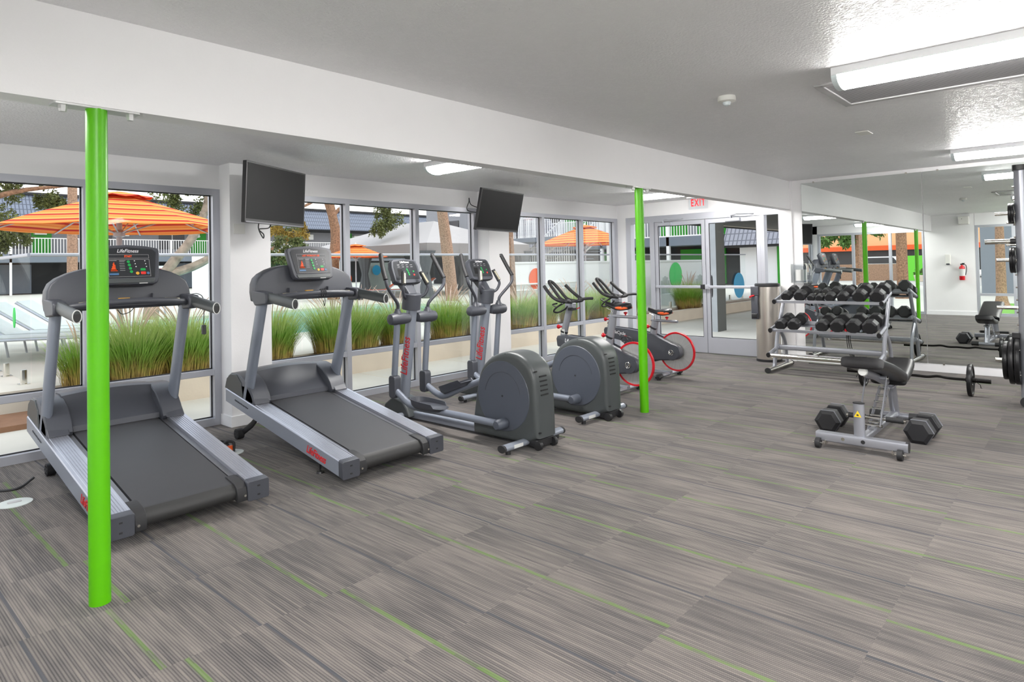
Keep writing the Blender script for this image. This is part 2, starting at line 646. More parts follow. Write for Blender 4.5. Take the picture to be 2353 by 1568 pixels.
def boolean_cut(o, cutters):
    """cut shapes (MB) out of mesh object o for good"""
    for mb in cutters:
        c = mb.build('cutter', 'dark_plastic', None, smooth=False)
        md = o.modifiers.new('cut', 'BOOLEAN')
        md.operation = 'DIFFERENCE'
        md.object = c
        md.solver = 'EXACT'
        dg = bpy.context.evaluated_depsgraph_get()
        dg.update()
        me = bpy.data.meshes.new_from_object(o.evaluated_get(dg))
        o.modifiers.remove(md)
        old = o.data
        o.data = me
        me.name = old.name
        cm = c.data
        bpy.data.objects.remove(c)
        bpy.data.meshes.remove(cm)
    for p in o.data.polygons:
        p.use_smooth = True
    try:
        o.data.set_sharp_from_angle(angle=math.radians(35))
    except Exception:
        pass
    return o

# ================================================================== THE ROOM
YW, YP = 5.921, 5.715          # inner face of the window wall / of its piers
XB, XE, XM = -0.70, 9.209, 9.18  # rear wall, door wall, mirror wall
YR = -2.7
ZC, ZS, ZB, ZH = 2.469, 2.354, 2.0825, 2.135
YB0, YB1 = 3.092, 3.223

struct('floor', MB().box(XB - .12, XE + .1, YR - .1, YW + .02, -.08, 0), 'carpet', smooth=False)
mb = MB()
mb.box(XB - .12, XM + .13, YR - .1, YB0 + .05, ZC, ZC + .15)
mb.box(XB - .12, XE + .1, YB1 - .05, YW + .13, ZS, ZS + .265)
struct('ceiling', mb, 'ceiling_texture', smooth=False)
tag(struct('trim_1', MB().box(XB, XE + .1, YB0, YB1, ZB, ZC + .01), 'wall_paint', smooth=False), 'wide white painted ceiling beam running the length of the room over the green posts')

# window wall: heads over the glazing and two piers
mb = MB()
mb.box(XB - .12, XE + .1, YW, YW + .13, ZH, ZS + .01)
for a, b in ((2.587, 2.966), (5.905, 6.28)):
    mb.box(a, b, YP, YW + .13, 0, ZS)
struct('wall_left', mb, 'wall_paint', smooth=False)
mb = MB()
for a, b in ((2.587, 2.966), (5.905, 6.28)):
    mb.box(a - .014, b + .014, YP - .015, YP + .2, 0, .098)
struct('baseboard_left', mb, 'trim_white', smooth=False, bevel=.003)

def glazing(idx, x0, x1, mulls, jl=.055, jr=.055):
    g = empty('window_%d' % idx)
    g['kind'] = 'structure'
    mb = MB()
    y0, y1 = YW - .004, YW + .105
    e = .0005
    mb.box(x0, x1, y0, y1, ZH - .055, ZH)
    mb.box(x0, x1, y0, y1, .0, .065)
    mb.box(x0, x0 + jl, y0 + e, y1 - e, .06, ZH - .05)
    mb.box(x1 - jr, x1, y0 + e, y1 - e, .06, ZH - .05)
    xs = [x0 + jl] + [m for m in mulls] + [x1 - jr]
    for m in mulls:
        mb.box(m - .027, m + .027, y0 + e, y1 - e, .06, ZH - .05)
    mb.box(x0 + .05, x1 - .05, y0 + .004, y1 - .004, .452, .503)
    mb.build('window_frame', 'aluminium', g, smooth=False)
    gk = MB()
    for i in range(len(xs) - 1):
        a = xs[i] + (.027 if i else 0)
        b = xs[i + 1] - (.027 if i < len(xs) - 2 else 0)
        for za, zb in ((.065, .452), (.503, ZH - .055)):
            t_ = .009
            for q in ((a, b, za, za + t_), (a, b, zb - t_, zb), (a, a + t_, za, zb), (b - t_, b, za, zb)):
                gk.box(q[0], q[1], YW + .05, YW + .058, q[2], q[3])
            MB().box(a, b, YW + .058, YW + .064, za, zb).build('pane', 'window_glass', g, smooth=False)
    gk.build('gasket', 'gasket', g, smooth=False)
    return g

glazing(1, XB, 2.587, [.52, 1.54], jr=.063)
glazing(2, 2.966, 5.905, [3.945, 4.90], jr=.07)
glazing(3, 6.28, 9.212, [7.245, 8.205], jr=.102)

# door wall
mb = MB()
mb.box(XE, XE + .1, 5.75, YW + .13, 0, ZS + .012)
mb.box(XE, XE + .1, 3.24, 5.75, ZH, ZS + .01)
mb.box(XM - .03, XE + .25, YB0 - .02, 3.25, 0, ZC)          # pier carrying the beam's end
struct('wall_far', mb, 'wall_paint', smooth=False)
mb = MB().box(XM, XM + .13, YR - .1, YB0 - .02, 0, ZC + .01)
struct('wall_mirror', mb, 'wall_paint', smooth=False)
mb = MB().box(XM - .016, XM + .02, YR, YB0 - .02, 0, .1)
mb.box(XM - .046, XM + .02, YB0 - .034, 3.25, 0, .1)
struct('baseboard_mirror', mb, 'trim_white', smooth=False, bevel=.003)

# door screen: frame with two sidelights and a pair of doors
d = empty('window_4')
d['kind'] = 'structure'
mb = MB()
xa, xb = XE - .01, XE + .11
mb.box(xa, xb, 3.251, 5.749, 2.035, ZH)
mb.box(xa + .001, xb - .001, 5.66, 5.75, 0, ZH - .01)
mb.box(xa + .002, xb - .002, 5.23, 5.31, 0, ZH - .012)
mb.box(xa + .002, xb - .002, 3.475, 3.53, 0, ZH - .012)
mb.box(xa + .001, xb - .001, 3.251, 3.27, 0, ZH - .01)
mb.box(xa + .003, xb - .003, 5.3, 5.67, 0.001, .08)
mb.box(xa + .003, xb - .003, 3.26, 3.48, 0.001, .08)
mb.build('window_frame', 'aluminium', d, smooth=False)
MB().box(XE + .05, XE + .056, 5.31, 5.66, .08, 2.035).build('pane', 'window_glass', d, smooth=False)
MB().box(XE + .05, XE + .056, 3.27, 3.475, .08, 2.035).build('pane', 'window_glass', d, smooth=False)
MB().box(XE + .04, XE + .062, 3.27, 3.285, .08, 2.035).build('gasket', 'gasket', d, smooth=False)

def leaf(idx, y0, y1, hinge_left):
    g = empty('door_%d' % idx)
    g['kind'] = 'structure'
    st = .055
    mb = MB()
    x0, x1 = XE + .005, XE + .05
    mb.box(x0, x1, y0, y0 + st, .01, 2.03)
    mb.box(x0, x1, y1 - st, y1, .01, 2.03)
    mb.box(x0, x1, y0 + st - .001, y1 - st + .001, .01, .245)
    mb.box(x0, x1, y0 + st - .001, y1 - st + .001, 1.965, 2.03)
    mb.build('door_frame', 'aluminium', g, smooth=False, bevel=.002)
    MB().box(XE + .025, XE + .031, y0 + st, y1 - st, .245, 1.965).build('pane', 'window_glass', g, smooth=False)
    gk = MB()
    for q in ((y0 + st, y1 - st, .245, .254), (y0 + st, y1 - st, 1.956, 1.965), (y0 + st, y0 + st + .009, .245, 1.965), (y1 - st - .009, y1 - st, .245, 1.965)):
        gk.box(XE + .014, XE + .022, *q)
    gk.build('gasket', 'gasket', g, smooth=False)
    b = MB()
    b.rbox(XE - .055, XE - .012, y0 + .03, y1 - .03, .985, 1.028, .008, 'y')
    b.build('push_bar', 'aluminium', g)
    b = MB()
    ye = y0 if hinge_left else y1
    b.rbox(XE - .06, XE + .004, (y0 + .002 if hinge_left else y1 - .06), (y0 + .06 if hinge_left else y1 - .002), .972, 1.042, .006, 'y')
    b.build('latch_box', 'black_plastic' if hinge_left else 'aluminium', g)
    # closer at the head
    c = MB()
    yc = y0 + (.56 if hinge_left else .30)
    c.rbox(XE - .045, XE + .004, yc - .02, yc + .2, 1.972, 2.018, .006, 'y')
    c.cyl((XE - .02, yc + .12, 2.0), (XE - .02, yc + .12, 2.055), .014)
    c.tube([(XE - .02, yc + .12, 2.055), (XE - .20, yc - .05, 2.058), (XE - .02, yc - .22, 2.062)], .008, 8)
    c.build('door_closer', 'aluminium', g)
    # pull on the outside
    if not hinge_left:
        h = MB().tube([(XE + .05, y1 - .03, .86), (XE + .12, y1 - .03, .87), (XE + .12, y1 - .03, 1.15), (XE + .05, y1 - .03, 1.16)], .012, 10, smooth=4)
        h.build('door_handle', 'iron_black', g)
    return g
leaf(1, 4.375, 5.225, True)
leaf(2, 3.535, 4.365, False)

# rear wall (seen in the mirror)
mb = MB()
mb.box(XB - .12, XB, 2.205, 3.245, 0, ZC)
mb.box(XB - .12, XB, YR, -1.5, 0, ZC)
mb.box(XB - .12, XB, -1.51, 2.21, 2.18, ZC)
mb.box(XB - .12, XB, 3.24, YW + .02, ZH, ZC)
mb.box(XB - .12, XB, 5.8, YW + .02, 0, ZC)
struct('wall_rear', mb, 'wall_paint', smooth=False)
struct('baseboard_rear', MB().box(XB, XB + .015, 2.2, 3.25, 0, .1), 'trim_white', smooth=False)
mb = MB().box(4.6, XM + .13, YR - .1, YR, 0, ZC).box(XB - .12, 4.61, YR - .1, YR, 2.25, ZC).box(XB - .12, -.4, YR - .1, YR, 0, ZC)
struct('wall_right', mb, 'wall_paint', smooth=False)
g = empty('window_7')  # unseen glazing, added so daylight reaches the beam and ceiling
g['kind'] = 'structure'
mb = MB().box(-.4, 4.6, YR - .09, YR, 0, .07).box(-.4, 4.6, YR - .09, YR, 2.19, 2.25)
for k in range(6):
    mb.box(-.4 + k * .988, -.34 + k * .988, YR - .089, YR - .001, .06, 2.2)
mb.build('window_frame', 'aluminium', g, smooth=False)
for k in range(5):
    MB().box(-.34 + k * .988, .588 + k * .988, YR - .05, YR - .044, .07, 2.19).build('pane', 'window_glass', g, smooth=False)
def rear_window(idx, y0, y1, mulls, top, rail=None):
    g = empty('window_%d' % idx)
    g['kind'] = 'structure'
    mb = MB()
    xa, xb = XB - .1, XB + .004
    mb.box(xa, xb, y0, y1, 0, .065)
    mb.box(xa, xb, y0, y1, top - .055, top)
    for a in [y0 + .03] + mulls + [y1 - .03]:
        mb.box(xa + .001, xb - .001, a - .03, a + .03, .06, top - .05)
    if rail:
        mb.box(xa + .003, xb - .003, y0 + .05, y1 - .05, rail - .03, rail + .03)
    mb.build('window_frame', 'aluminium', g, smooth=False)
    e_ = [y0 + .06] + mulls + [y1 - .06]
    for i in range(len(e_) - 1):
        MB().box(XB - .06, XB - .054, e_[i] + (.03 if i else 0), e_[i + 1] - (.03 if i < len(e_) - 2 else 0), .065, top - .055).build('pane', 'window_glass', g, smooth=False)
rear_window(5, -1.5, 2.205, [-.72, .03, .76, 1.47], 2.18, .51)  # only the last pane is seen; the others are added for daylight
rear_window(6, 3.245, 5.8, [4.02, 4.90], ZH)

# ------------------------------------------------------------------ mirrors (warped a touch on the wall, as mirrors are)
def mirror(y0, y1, label):
    t = thing('mirror_panel', label, 'mirror', (9.163, (y0 + y1) / 2, 1.261), 0, 'gym wall mirrors')
    h = (y1 - y0) / 2
    m = MB().box(-.003, .003, -h + .001, h - .001, -1.16, 1.16)
    m.build('mirror_glass', 'mirror_silver', t, smooth=False)
    t.rotation_euler = (0, .0022, .0)
    for yy in (-h + .16, h - .16):
        MB().box(-.009, .004, yy - .01, yy + .01, 1.15, 1.172).build('mirror_clip', 'chrome', t, smooth=False)
        MB().box(-.009, .004, yy - .01, yy + .01, -1.172, -1.15).build('mirror_clip', 'chrome', t, smooth=False)
    return t
MIR = []
MIR.append(mirror(1.536, 2.942, 'tall frameless wall mirror directly behind the dumbbell rack'))
MIR.append(mirror(.10, 1.530, 'tall frameless wall mirror behind the floor barbell, left of the weight machine'))
MIR.append(mirror(-1.33, .094, 'tall frameless wall mirror behind the weight machine'))
for q in MIR:
    q.rotation_euler = (0, .0022, -.0038)

# ------------------------------------------------------------------ green posts
def post(x, y, label):
    t = thing('support_post', label, 'post', (x, y, 0), 0, 'green support posts')
    MB().cyl((0, 0, 0), (0, 0, ZB - .006), .0405, seg=40).build('post_shaft', 'green_paint', t)
    MB().rbox(-.16, .16, -.04, .045, ZB - .008, ZB, .01, 'z').build('top_plate', 'steel_white', t)
    for sx in (-.125, .125):
        MB().lathe([(.0001, -.032), (.013, -.03), (.016, -.018), (.016, 0)], (sx, -.015, ZB - .006), 'z', 6).build('bolt', 'steel_white', t, smooth=False)
    return t
post(.853, 3.137, 'lime green round post standing in front of the nearer treadmill')
post(5.262, 3.137, 'lime green round post standing beside the exercise bikes')

# ------------------------------------------------------------------ ceiling lights
def ceiling_light(x0, y_end, zc, label, L=1.22, w=.24, lens='lamp_diffuser'):
    """wrap-around fluorescent fitting running along Y towards the viewer from y_end"""
    t = thing('ceiling_light', label, 'ceiling light', (x0 + w / 2, y_end - L / 2, zc), 0, 'fluorescent ceiling lights')
    h = w / 2
    MB().box(-h, h, -L / 2, L / 2, -.042, 0).build('light_housing', 'trim_white', t, smooth=False)
    def prof(s, dz=0):
        return [(-h * s, -.043)] + [(h * s * math.sin(a) * 1.0, -.045 - .06 * s * math.cos(a) + dz) for a in [(-80 + 160 * k / 12) * PI / 180 for k in range(13)]] + [(h * s, -.043)]
    MB().prism(prof(.96), 'y', -L / 2 + .03, L / 2 - .03).build('diffuser', lens, t)
    for a, b in ((-L / 2, -L / 2 + .03), (L / 2 - .03, L / 2)):
        MB().prism(prof(1.0), 'y', a, b).build('end_cap', 'lamp_end', t)
    return t
ceiling_light(3.965, 1.09, ZC, 'bright wrap-around fluorescent light beside the long ceiling grille')
ceiling_light(7.88, 1.06, ZC, 'fluorescent ceiling light nearest the wall mirrors')
ceiling_light(3.90, 4.60, ZS, 'fluorescent light half hidden by the beam, between the two televisions')
ceiling_light(7.70, 4.62, ZS, 'fluorescent light behind the beam, right of the far green post')
ceiling_light(.00, 1.09, ZC, 'added unseen fluorescent ceiling light over the near end of the room', lens='lamp_added_near')  # unseen lamp, added and run brighter to light the beam
ceiling_light(3.965, -1.1, ZC, 'added unseen fluorescent ceiling light in the second row, mid room')  # out of view, added for more room light
ceiling_light(.02, 4.62, ZS, 'added unseen fluorescent light over the window bay beside the rear glazing', lens='lamp_added_soft')  # lamp added out of view to lift the dark bay floor
ceiling_light(.00, -1.1, ZC, 'added unseen fluorescent ceiling light in the second row, near the rear wall', lens='lamp_added_near')  # unseen lamp, added and run brighter in place of a flash

# ceiling return-air grille
t = thing('ceiling_grille', 'long flat grey louvred air grille set flush in the ceiling beside the light', 'air grille', (4.62, .55, ZC))
mb = MB()
mb.box(-.35, .37, .68, .73, -.014, 0); mb.box(-.35, .37, -.85, -.80, -.014, 0)
mb.box(-.35, -.30, -.81, .69, -.014, 0); mb.box(.32, .37, -.81, .69, -.014, 0)
mb.build('grille_frame', 'grille_grey', t, smooth=False, bevel=.003)
MB().box(-.30, .32, -.8, .68, -.005, -.001).build('louvre', 'grille_fins', t, smooth=False)

# occupancy sensor and a blanking plate
t = thing('motion_sensor', 'small round white ceiling sensor with a ribbed clear lens', 'sensor', (4.13, 1.78, ZC))
MB().lathe([(.056, 0), (.058, -.008), (.058, -.032), (.05, -.037), (.0001, -.037)], seg=32).build('sensor_body', 'white_plastic', t)
mb = MB().lathe([(.026, -.036), (.027, -.044), (.02, -.058), (.0001, -.066)], seg=20)
mb.build('lens', 'acrylic_white', t)
MB().box(6.1, 6.28, 1.40, 1.50, ZC - .008, ZC - .0005).build('ceiling_plate', 'white_plastic', None, smooth=False, bevel=.003, label='small flat rectangular white plate on the ceiling past the sensor', category='cover plate')

# exit sign
t = thing('exit_sign', 'clear edge-lit exit sign with red letters hanging near the glass doors', 'exit sign', (8.93, 4.33, ZS))
MB().box(-.03, .03, -.17, .17, -.02, 0).build('sign_base', 'trim_white', t, smooth=False)
MB().box(-.003, .003, -.155, .155, -.185, -.02).build('sign_plate', 'acrylic_clear', t, smooth=False)
text('EXIT', .150, 'exit_red', t, frame_m((-.0045, 0, -.095), (0, -1, 0), (0, 0, 1)), 'exit_lettering', bold=.003, sx=.62, space=1.25)

# ------------------------------------------------------------------ televisions on brackets
def television(loc, yaw, pitch, roll, label, pier_x, cab, w=.82):
    t = thing('television', label, 'television', loc, 0, 'wall televisions')
    n = Vector((math.cos(yaw) * math.cos(pitch), math.sin(yaw) * math.cos(pitch), math.sin(pitch)))
    r = Vector((-math.sin(yaw), math.cos(yaw), 0))
    u = n.cross(r)
    r2_ = r * math.cos(roll) + u * math.sin(roll)
    u2_ = u * math.cos(roll) - r * math.sin(roll)
    M = Matrix((r2_, u2_, n)).transposed().to_4x4()
    h = w * .6
    bz = MB(M)
    bz.rbox(-w / 2, w / 2, -h / 2, h / 2, -.035, 0, .006, 'z')
    bz.rbox(-w / 2 + .08, w / 2 - .08, -h / 2 + .05, h / 2 - .06, -.06, -.03, .02, 'z')
    bz.build('tv_casing', 'black_plastic', t, bevel=.002)
    MB(M).box(-w / 2 + .014, w / 2 - .014, -h / 2 + .032, h / 2 - .014, -.001, .0015).build('screen', 'screen_black', t, smooth=False)
    MB(M).box(-w / 2 + .01, w / 2 - .01, -h / 2 + .002, -h / 2 + .012, 0, .003).build('trim_strip', 'rail_inner', t, smooth=False)
    # bracket from the back of the set to the pier
    back = M @ Vector((0, 0, -.06))
    wallp = Vector((pier_x - loc[0], YP - loc[1] - .004, .0))
    a = MB()
    a.box(wallp.x - .05, wallp.x + .05, wallp.y - .03, wallp.y + .003, -.19, .14)
    mid = (back + wallp) / 2 + Vector((-.13, 0, 0))
    a.tube([back, mid, wallp + Vector((0, -.03, 0))], .022, 10)
    a.cyl(mid + Vector((0, 0, -.05)), mid + Vector((0, 0, .05)), .028)
    a.build('bracket', 'black_plastic', t)
    pts = [M @ Vector(p) for p in cab]
    MB().tube(pts, .005, 8, smooth=8).build('power_cable', 'rubber', t)
    return t
tv1 = television((2.735, 5.14, 2.013), -1.099, -.05, -.002, 'black flat television on the pier above the nearer treadmills', 2.78,
           [(-.15, -.18, -.05), (-.17, -.28, -.05), (-.12, -.36, -.04), (-.10, -.33, -.05), (-.16, -.29, -.05), (-.03, -.27, -.05), (0, -.2, -.05)])
tv2 = television((5.66, 5.275, 2.042), -1.48, -.223, -.012, 'black flat television tilted down on the pier above the far elliptical', 6.02,
           [(-.30, 0, -.06), (-.44, .03, -.10), (-.47, .1, -.12), (-.44, .06, -.14), (-.47, -.02, -.13), (-.42, -.05, -.12), (-.3, -.05, -.06)])
MB().rbox(2.62, 2.72, YP - .012, YP, 1.72, 1.81, .006, 'y').build('cover_plate', 'white_plastic', None, label='small white wall plate behind the nearer television', category='cover plate')

# ================================================================== TREADMILLS
SL = .1763                      # the decks are set at an incline
def shear(x, y, z):
    return (x, y, z + SL * y)

def treadmill(loc, label, led):
    T = thing('treadmill', label, 'treadmill', loc, 0, 'treadmills facing the windows')
    W = .418
    # rails: hollow extrusions with a fluted top, left and right
    for s in (-1, 1):
        mb = MB(); mb.f = shear
        prof = [(W, .062), (W, .157), (W - .004, .163), (W - .02, .163)]
        n = 6
        for k in range(n):
            a = W - .022 - k * .0145
            prof += [(a, .1655), (a - .009, .1655), (a - .0105, .1625), (a - .013, .1625)]
        prof += [(W - .112, .1655), (W - .120, .1655), (W - .121, .140), (W - .11, .138), (W - .012, .15), (W - .012, .062)]
        prof = [(s * p[0], p[1]) for p in prof]
        mb.prism(prof, 'y', .025, 1.63)
        mb.build('side_rail', 'brushed_rail', T, angle=20)
        mb = MB(); mb.f = shear
        mb.box(min(s * (W - .0005), s * (W + .0015)), max(s * (W - .0005), s * (W + .0015)), .03, 1.63, .064, .155)
        o = mb.build('rail_side_plate', 'frame_silver', T, smooth=False)
        # inner step strip
        mb = MB(); mb.f = shear
        a, b = sorted((s * .262, s * .297))
        mb.box(a, b, .09, 1.36, .128, .146)
        mb.build('deck_strip', 'rail_inner', T, smooth=False)
        # end cap
        mb = MB(); mb.f = shear
        a, b = sorted((s * (W - .125), s * (W + .004)))
        mb.rbox(a, b, -.012, .035, .055, .168, .012, 'y')
        cap = mb.build('end_cap', 'dark_plastic', T, bevel=.003)
        mb = MB(); mb.f = shear
        for zz in (.085, .135):
            mb.box(*sorted((s * (W - .068), s * (W - .052))), -.0135, -.011, zz - .004, zz + .004)
        mb.build('cap_hole', 'gasket', cap, smooth=False)
        # roller bracket
        mb = MB(); mb.f = shear
        a, b = sorted((s * .235, s * .292))
        mb.prism([(-.004, .062), (-.012, .10), (.0, .14), (.03, .158), (.13, .158), (.16, .150), (.16, .12), (.10, .07)], 'x', a, b)
        br = mb.build('roller_bracket', 'rubber', T, bevel=.004)
        mb = MB(); mb.f = shear
        mb.cyl((s * .277, -.016, .098), (s * .277, 0, .098), .007)
        mb.build('bolt', 'chrome', br)
        # adjustable rear foot
        mb = MB()
        x_ = s * .33
        mb.cyl((x_, .40, 0), (x_, .40, .012), .028, .024)
        mb.cyl((x_, .40, .01), (x_, .40, .15), .007)
        mb.build('foot', 'black_plastic', T)
        # incline leg and wheel
        mb = MB()
        mb.tube([(s * .245, 1.73, .045), (s * .245, 1.55, .14), (s * .245, 1.38, .27)], .022, 8, oval=(.55, 1.2))
        lg = mb.build('incline_leg', 'black_plastic', T)
        mb = MB()
        mb.lathe([(.018, -.028), (.042, -.026), (.044, .0), (.042, .026), (.018, .028)], (s * .268, 1.73, .044), 'x', 24)
        for k in range(6):
            an = k * PI / 3
            mb.box(*sorted((s * .294, s * .298)), 1.73 + .026 * math.cos(an) - .006, 1.73 + .026 * math.cos(an) + .006, .044 + .026 * math.sin(an) - .006, .044 + .026 * math.sin(an) + .006)
        mb.build('wheel', 'rubber', lg)
    # under-deck pan, belt
    mb = MB(); mb.f = shear
    mb.box(-.30, .30, .16, 1.45, .085, .126)
    mb.build('deck_pan', 'black_plastic', T, smooth=False)
    mb = MB(); mb.f = shear
    prof = [(1.36, .149), (.07, .149)] + [(.062 - .045 * math.sin(a), .104 + .045 * math.cos(a)) for a in [PI * k / 10 for k in range(1, 10)]] + [(.07, .059), (1.3, .075)]
    mb.prism(prof, 'x', -.252, .252)
    belt = mb.build('running_belt', 'belt', T)
    mb = MB(); mb.f = shear
    mb.prism([(p[0] - .001, p[1] - .0) for p in [(.05, .150)] + [(.0605 - .0465 * math.sin(a), .104 + .0465 * math.cos(a)) for a in [PI * k / 10 for k in range(2, 9)]] + [(.06, .06)]], 'x', -.2525, .2525)
    mb.build('rear_roller', 'belt_dark', T)
    # motor hood
    side = [(1.20, .36), (1.185, .385), (1.215, .44), (1.26, .49), (1.32, .535), (1.40, .567), (1.48, .583), (1.57, .580), (1.63, .55), (1.665, .50), (1.675, .44), (1.67, .38), (1.60, .36), (1.3, .315)]
    mb = MB()
    rings = []
    def ring(x, inset, drop=0):
        cy_, cz_ = 1.43, .45
        return [(x, cy_ + (p[0] - cy_) * (1 - inset), cz_ + (p[1] - cz_) * (1 - inset) - drop) for p in side]
    mb.loft([ring(-.405, .10), ring(-.398, .02), ring(-.30, 0), ring(-.268, .0), ring(-.262, .05, -.0)])
    mb.build('hood_shoulder', 'dark_plastic', T)
    mb = MB()
    mb.loft([ring(.262, .05, -.0), ring(.268, .0), ring(.30, 0), ring(.398, .02), ring(.405, .10)])
    mb.build('hood_shoulder', 'dark_plastic', T)
    cen = [(1.24, .37), (1.245, .405), (1.30, .44), (1.345, .475), (1.385, .52), (1.41, .56), (1.425, .592), (1.47, .603), (1.56, .60), (1.63, .57), (1.67, .51), (1.675, .44), (1.67, .37), (1.3, .34)]
    mb = MB()
    def cring(x, d):
        return [(x, p[0], p[1] + (d if p[1] > .5 else 0)) for p in cen]
    mb.loft([cring(x, .016 * (1 - (x / .27) ** 2) - .012) for x in [-.272 + .544 * k / 10 for k in range(11)]])
    mb.build('motor_hood', 'dark_plastic', T)
    # outer cheek of the hood beside each upright
    for s in (-1, 1):
        mb = MB()
        x0, x1 = sorted((s * .385, s * .412))
        mb.prism([(1.36, .40), (1.39, .52), (1.46, .572), (1.56, .57), (1.63, .53), (1.665, .45), (1.63, .45)], 'x', x0, x1)
        mb.build('hood_cheek', 'housing_plastic', T, bevel=.004)
        # shoe at the foot of the upright
        mb = MB()
        x0, x1 = sorted((s * .285, s * .405))
        mb.prism([(1.165, .372), (1.19, .398), (1.24, .45), (1.30, .50), (1.40, .50), (1.42, .42), (1.3, .37)], 'x', x0, x1)
        mb.build('upright_shoe', 'dark_plastic', T, bevel=.008, bseg=3)
        # upright: oval tube
        mb = MB()
        mb.tube([(s * .378, 1.345, .40), (s * .378, 1.215, .78), (s * .378, 1.085, 1.16)], 1.0, 24, oval=(.029, .062), upx=(0, 1, 0))
        mb.build('upright', 'frame_blue_grey', T)
        # handrail head block
        mb = MB()
        x0, x1 = sorted((s * .352, s * .425))
        mb.prism([(.945, 1.135), (.935, 1.165), (.94, 1.205), (.965, 1.222), (1.15, 1.235), (1.17, 1.17), (1.12, 1.12)], 'x', x0, x1)
        mb.build('rail_head', 'dark_plastic', T, bevel=.010, bseg=3)
        mb = MB()
        mb.tube([(s * .388, .96, 1.182), (s * .388, .595, 1.142)], 1.0, 24, oval=(.024, .038))
        hr = mb.build('handrail', 'housing_plastic', T)
        mb = MB()
        dv = Vector((0, -.365, -.04)).normalized()
        e = Vector((s * .388, .595, 1.142))
        ro, ri = [], []
        for k in range(24):
            a = 2 * PI * k / 24
            ro.append(e + Vector((.0245 * math.cos(a), 0, .0385 * math.sin(a))))
            ri.append(e + Vector((.0195 * math.cos(a), 0, .0335 * math.sin(a))))
        mb.loft([ro, [p + dv * .004 for p in ro], [p + dv * .004 for p in ri], [p - dv * -.0002 for p in ri]], cap=False)
        mb.build('end_ring', 'label_white', hr)
        mb = MB(); mb.loft([[p + dv * .0015 for p in ri], [p + dv * .001 for p in ri]]); mb.build('end_cap', 'belt_dark', hr)
    # dash between the uprights
    top = []
    pts = [(-.418, 1.15), (-.424, 1.22), (-.418, 1.28), (-.398, 1.325), (-.36, 1.358), (-.30, 1.388), (-.23, 1.41), (-.17, 1.42)]
    out = pts + [(-x, z) for x, z in pts[::-1]]
    mb = MB(); mb.f = lambda x, y, z: (x, y + (z - 1.15) * .12, z)
    mb.prism(out, 'y', 1.085, 1.20)
    dash = mb.build('dash', 'dark_plastic', T, bevel=.012, bseg=3)
    cuts = []
    for s in (-1, 1):
        c = MB(); c.f = lambda x, y, z: (x, y + (z - 1.15) * .12, z)
        a = [(s * .345, 1.205), (s * .352, 1.26), (s * .335, 1.34), (s * .20, 1.372), (s * .175, 1.205)]
        c.prism(a, 'y', 1.04, 1.155)
        cuts.append(c)
    md = dash.modifiers[0]
    boolean_cut(dash, cuts)
    # tray lip towards the runner
    mb = MB()
    mb.prism([(1.10, 1.155), (1.0, 1.160), (.985, 1.172), (.99, 1.188), (1.10, 1.202)], 'x', -.362, .362)
    mb.build('tray', 'dark_plastic', T, bevel=.005)
    for s in (-1, 1):
        mb = MB(); mb.box(*sorted((s * .165, s * .172)), 1.06, 1.09, 1.20, 1.245)
        mb.build('tray_rib', 'dark_plastic', T, smooth=False)
    # cross grip bar
    P = [(-.36, 1.00, 1.175), (-.30, .955, 1.186), (-.18, .92, 1.197), (0, .905, 1.203), (.18, .92, 1.197), (.30, .955, 1.186), (.36, 1.00, 1.175)]
    gb = MB().tube(P, .0205, 16, smooth=6).build('grip_bar', 'dark_plastic', T)
    for s in (-1, 1):
        mb = MB().tube([(s * .29, .948, 1.2005), (s * .24, .932, 1.204), (s * .19, .920, 1.2085)], .0095, 10, smooth=3)
        mb.build('pulse_sensor', 'sensor_steel', gb)
    MB().rbox(-.045, .02, 1.035, 1.06, 1.205, 1.222, .005, 'z').build('stop_tab', 'yellow_btn', T)
    # console
    a = math.radians(17)
    M = Matrix.Translation((.02, 1.085, 1.425)) @ Matrix.Rotation(-a, 4, 'X')
    # outline in x,z ; front faces -y
    o2 = [(-.140, -.130), (-.165, -.118), (-.176, -.09), (-.190, .04), (-.197, .105), (-.188, .122), (-.12, .137), (0, .145), (.12, .137), (.188, .122), (.197, .105), (.190, .04), (.176, -.09), (.165, -.118), (.140, -.130)]
    mb = MB(M)
    mb.loft([[(p[0] * .97, -.03, p[1] * .97) for p in o2], [(p[0], -.022, p[1]) for p in o2], [(p[0] * 1.0, .012, p[1]) for p in o2], [(p[0] * .86, .05, p[1] * .86) for p in o2]])
    con = mb.build('console', 'dark_plastic', T)
    in2 = [(-.148, -.085), (-.172, .09), (-.150, .112), (0, .124), (.150, .112), (.172, .09), (.148, -.085)]
    MB(M).prism(in2, 'y', -.0325, -.029).build('console_face', 'screen_panel', con, smooth=False)
    MB(M).prism([(-.14, -.122), (-.15, -.092), (.15, -.092), (.14, -.122)], 'y', -.036, -.029).build('console_lip', 'housing_plastic', con, bevel=.004)
    F = M @ frame_m((0, -.0335, 0), (1, 0, 0), (0, 0, 1))
    def at(x, z, dy=0):
        return M @ frame_m((x, -.0335 + dy, z), (1, 0, 0), (0, 0, 1))
    text('LifeFitness', .034, 'logo_white', con, at(.0, .098), 'brand_lettering', shear=.35, extrude=.0006, sx=.9)
    def outline(x0, x1, z0, z1, w=.0012, name='panel_line'):
        m_ = MB(M)
        for q in ((x0, x1, z0, z0 + w), (x0, x1, z1 - w, z1), (x0, x0 + w, z0, z1), (x1 - w, x1, z0, z1)):
            m_.box(q[0], q[1], -.0338, -.0325, q[2], q[3])
        return m_.build(name, 'grille_grey', con, smooth=False)
    outline(-.125, .125, .048, .074)
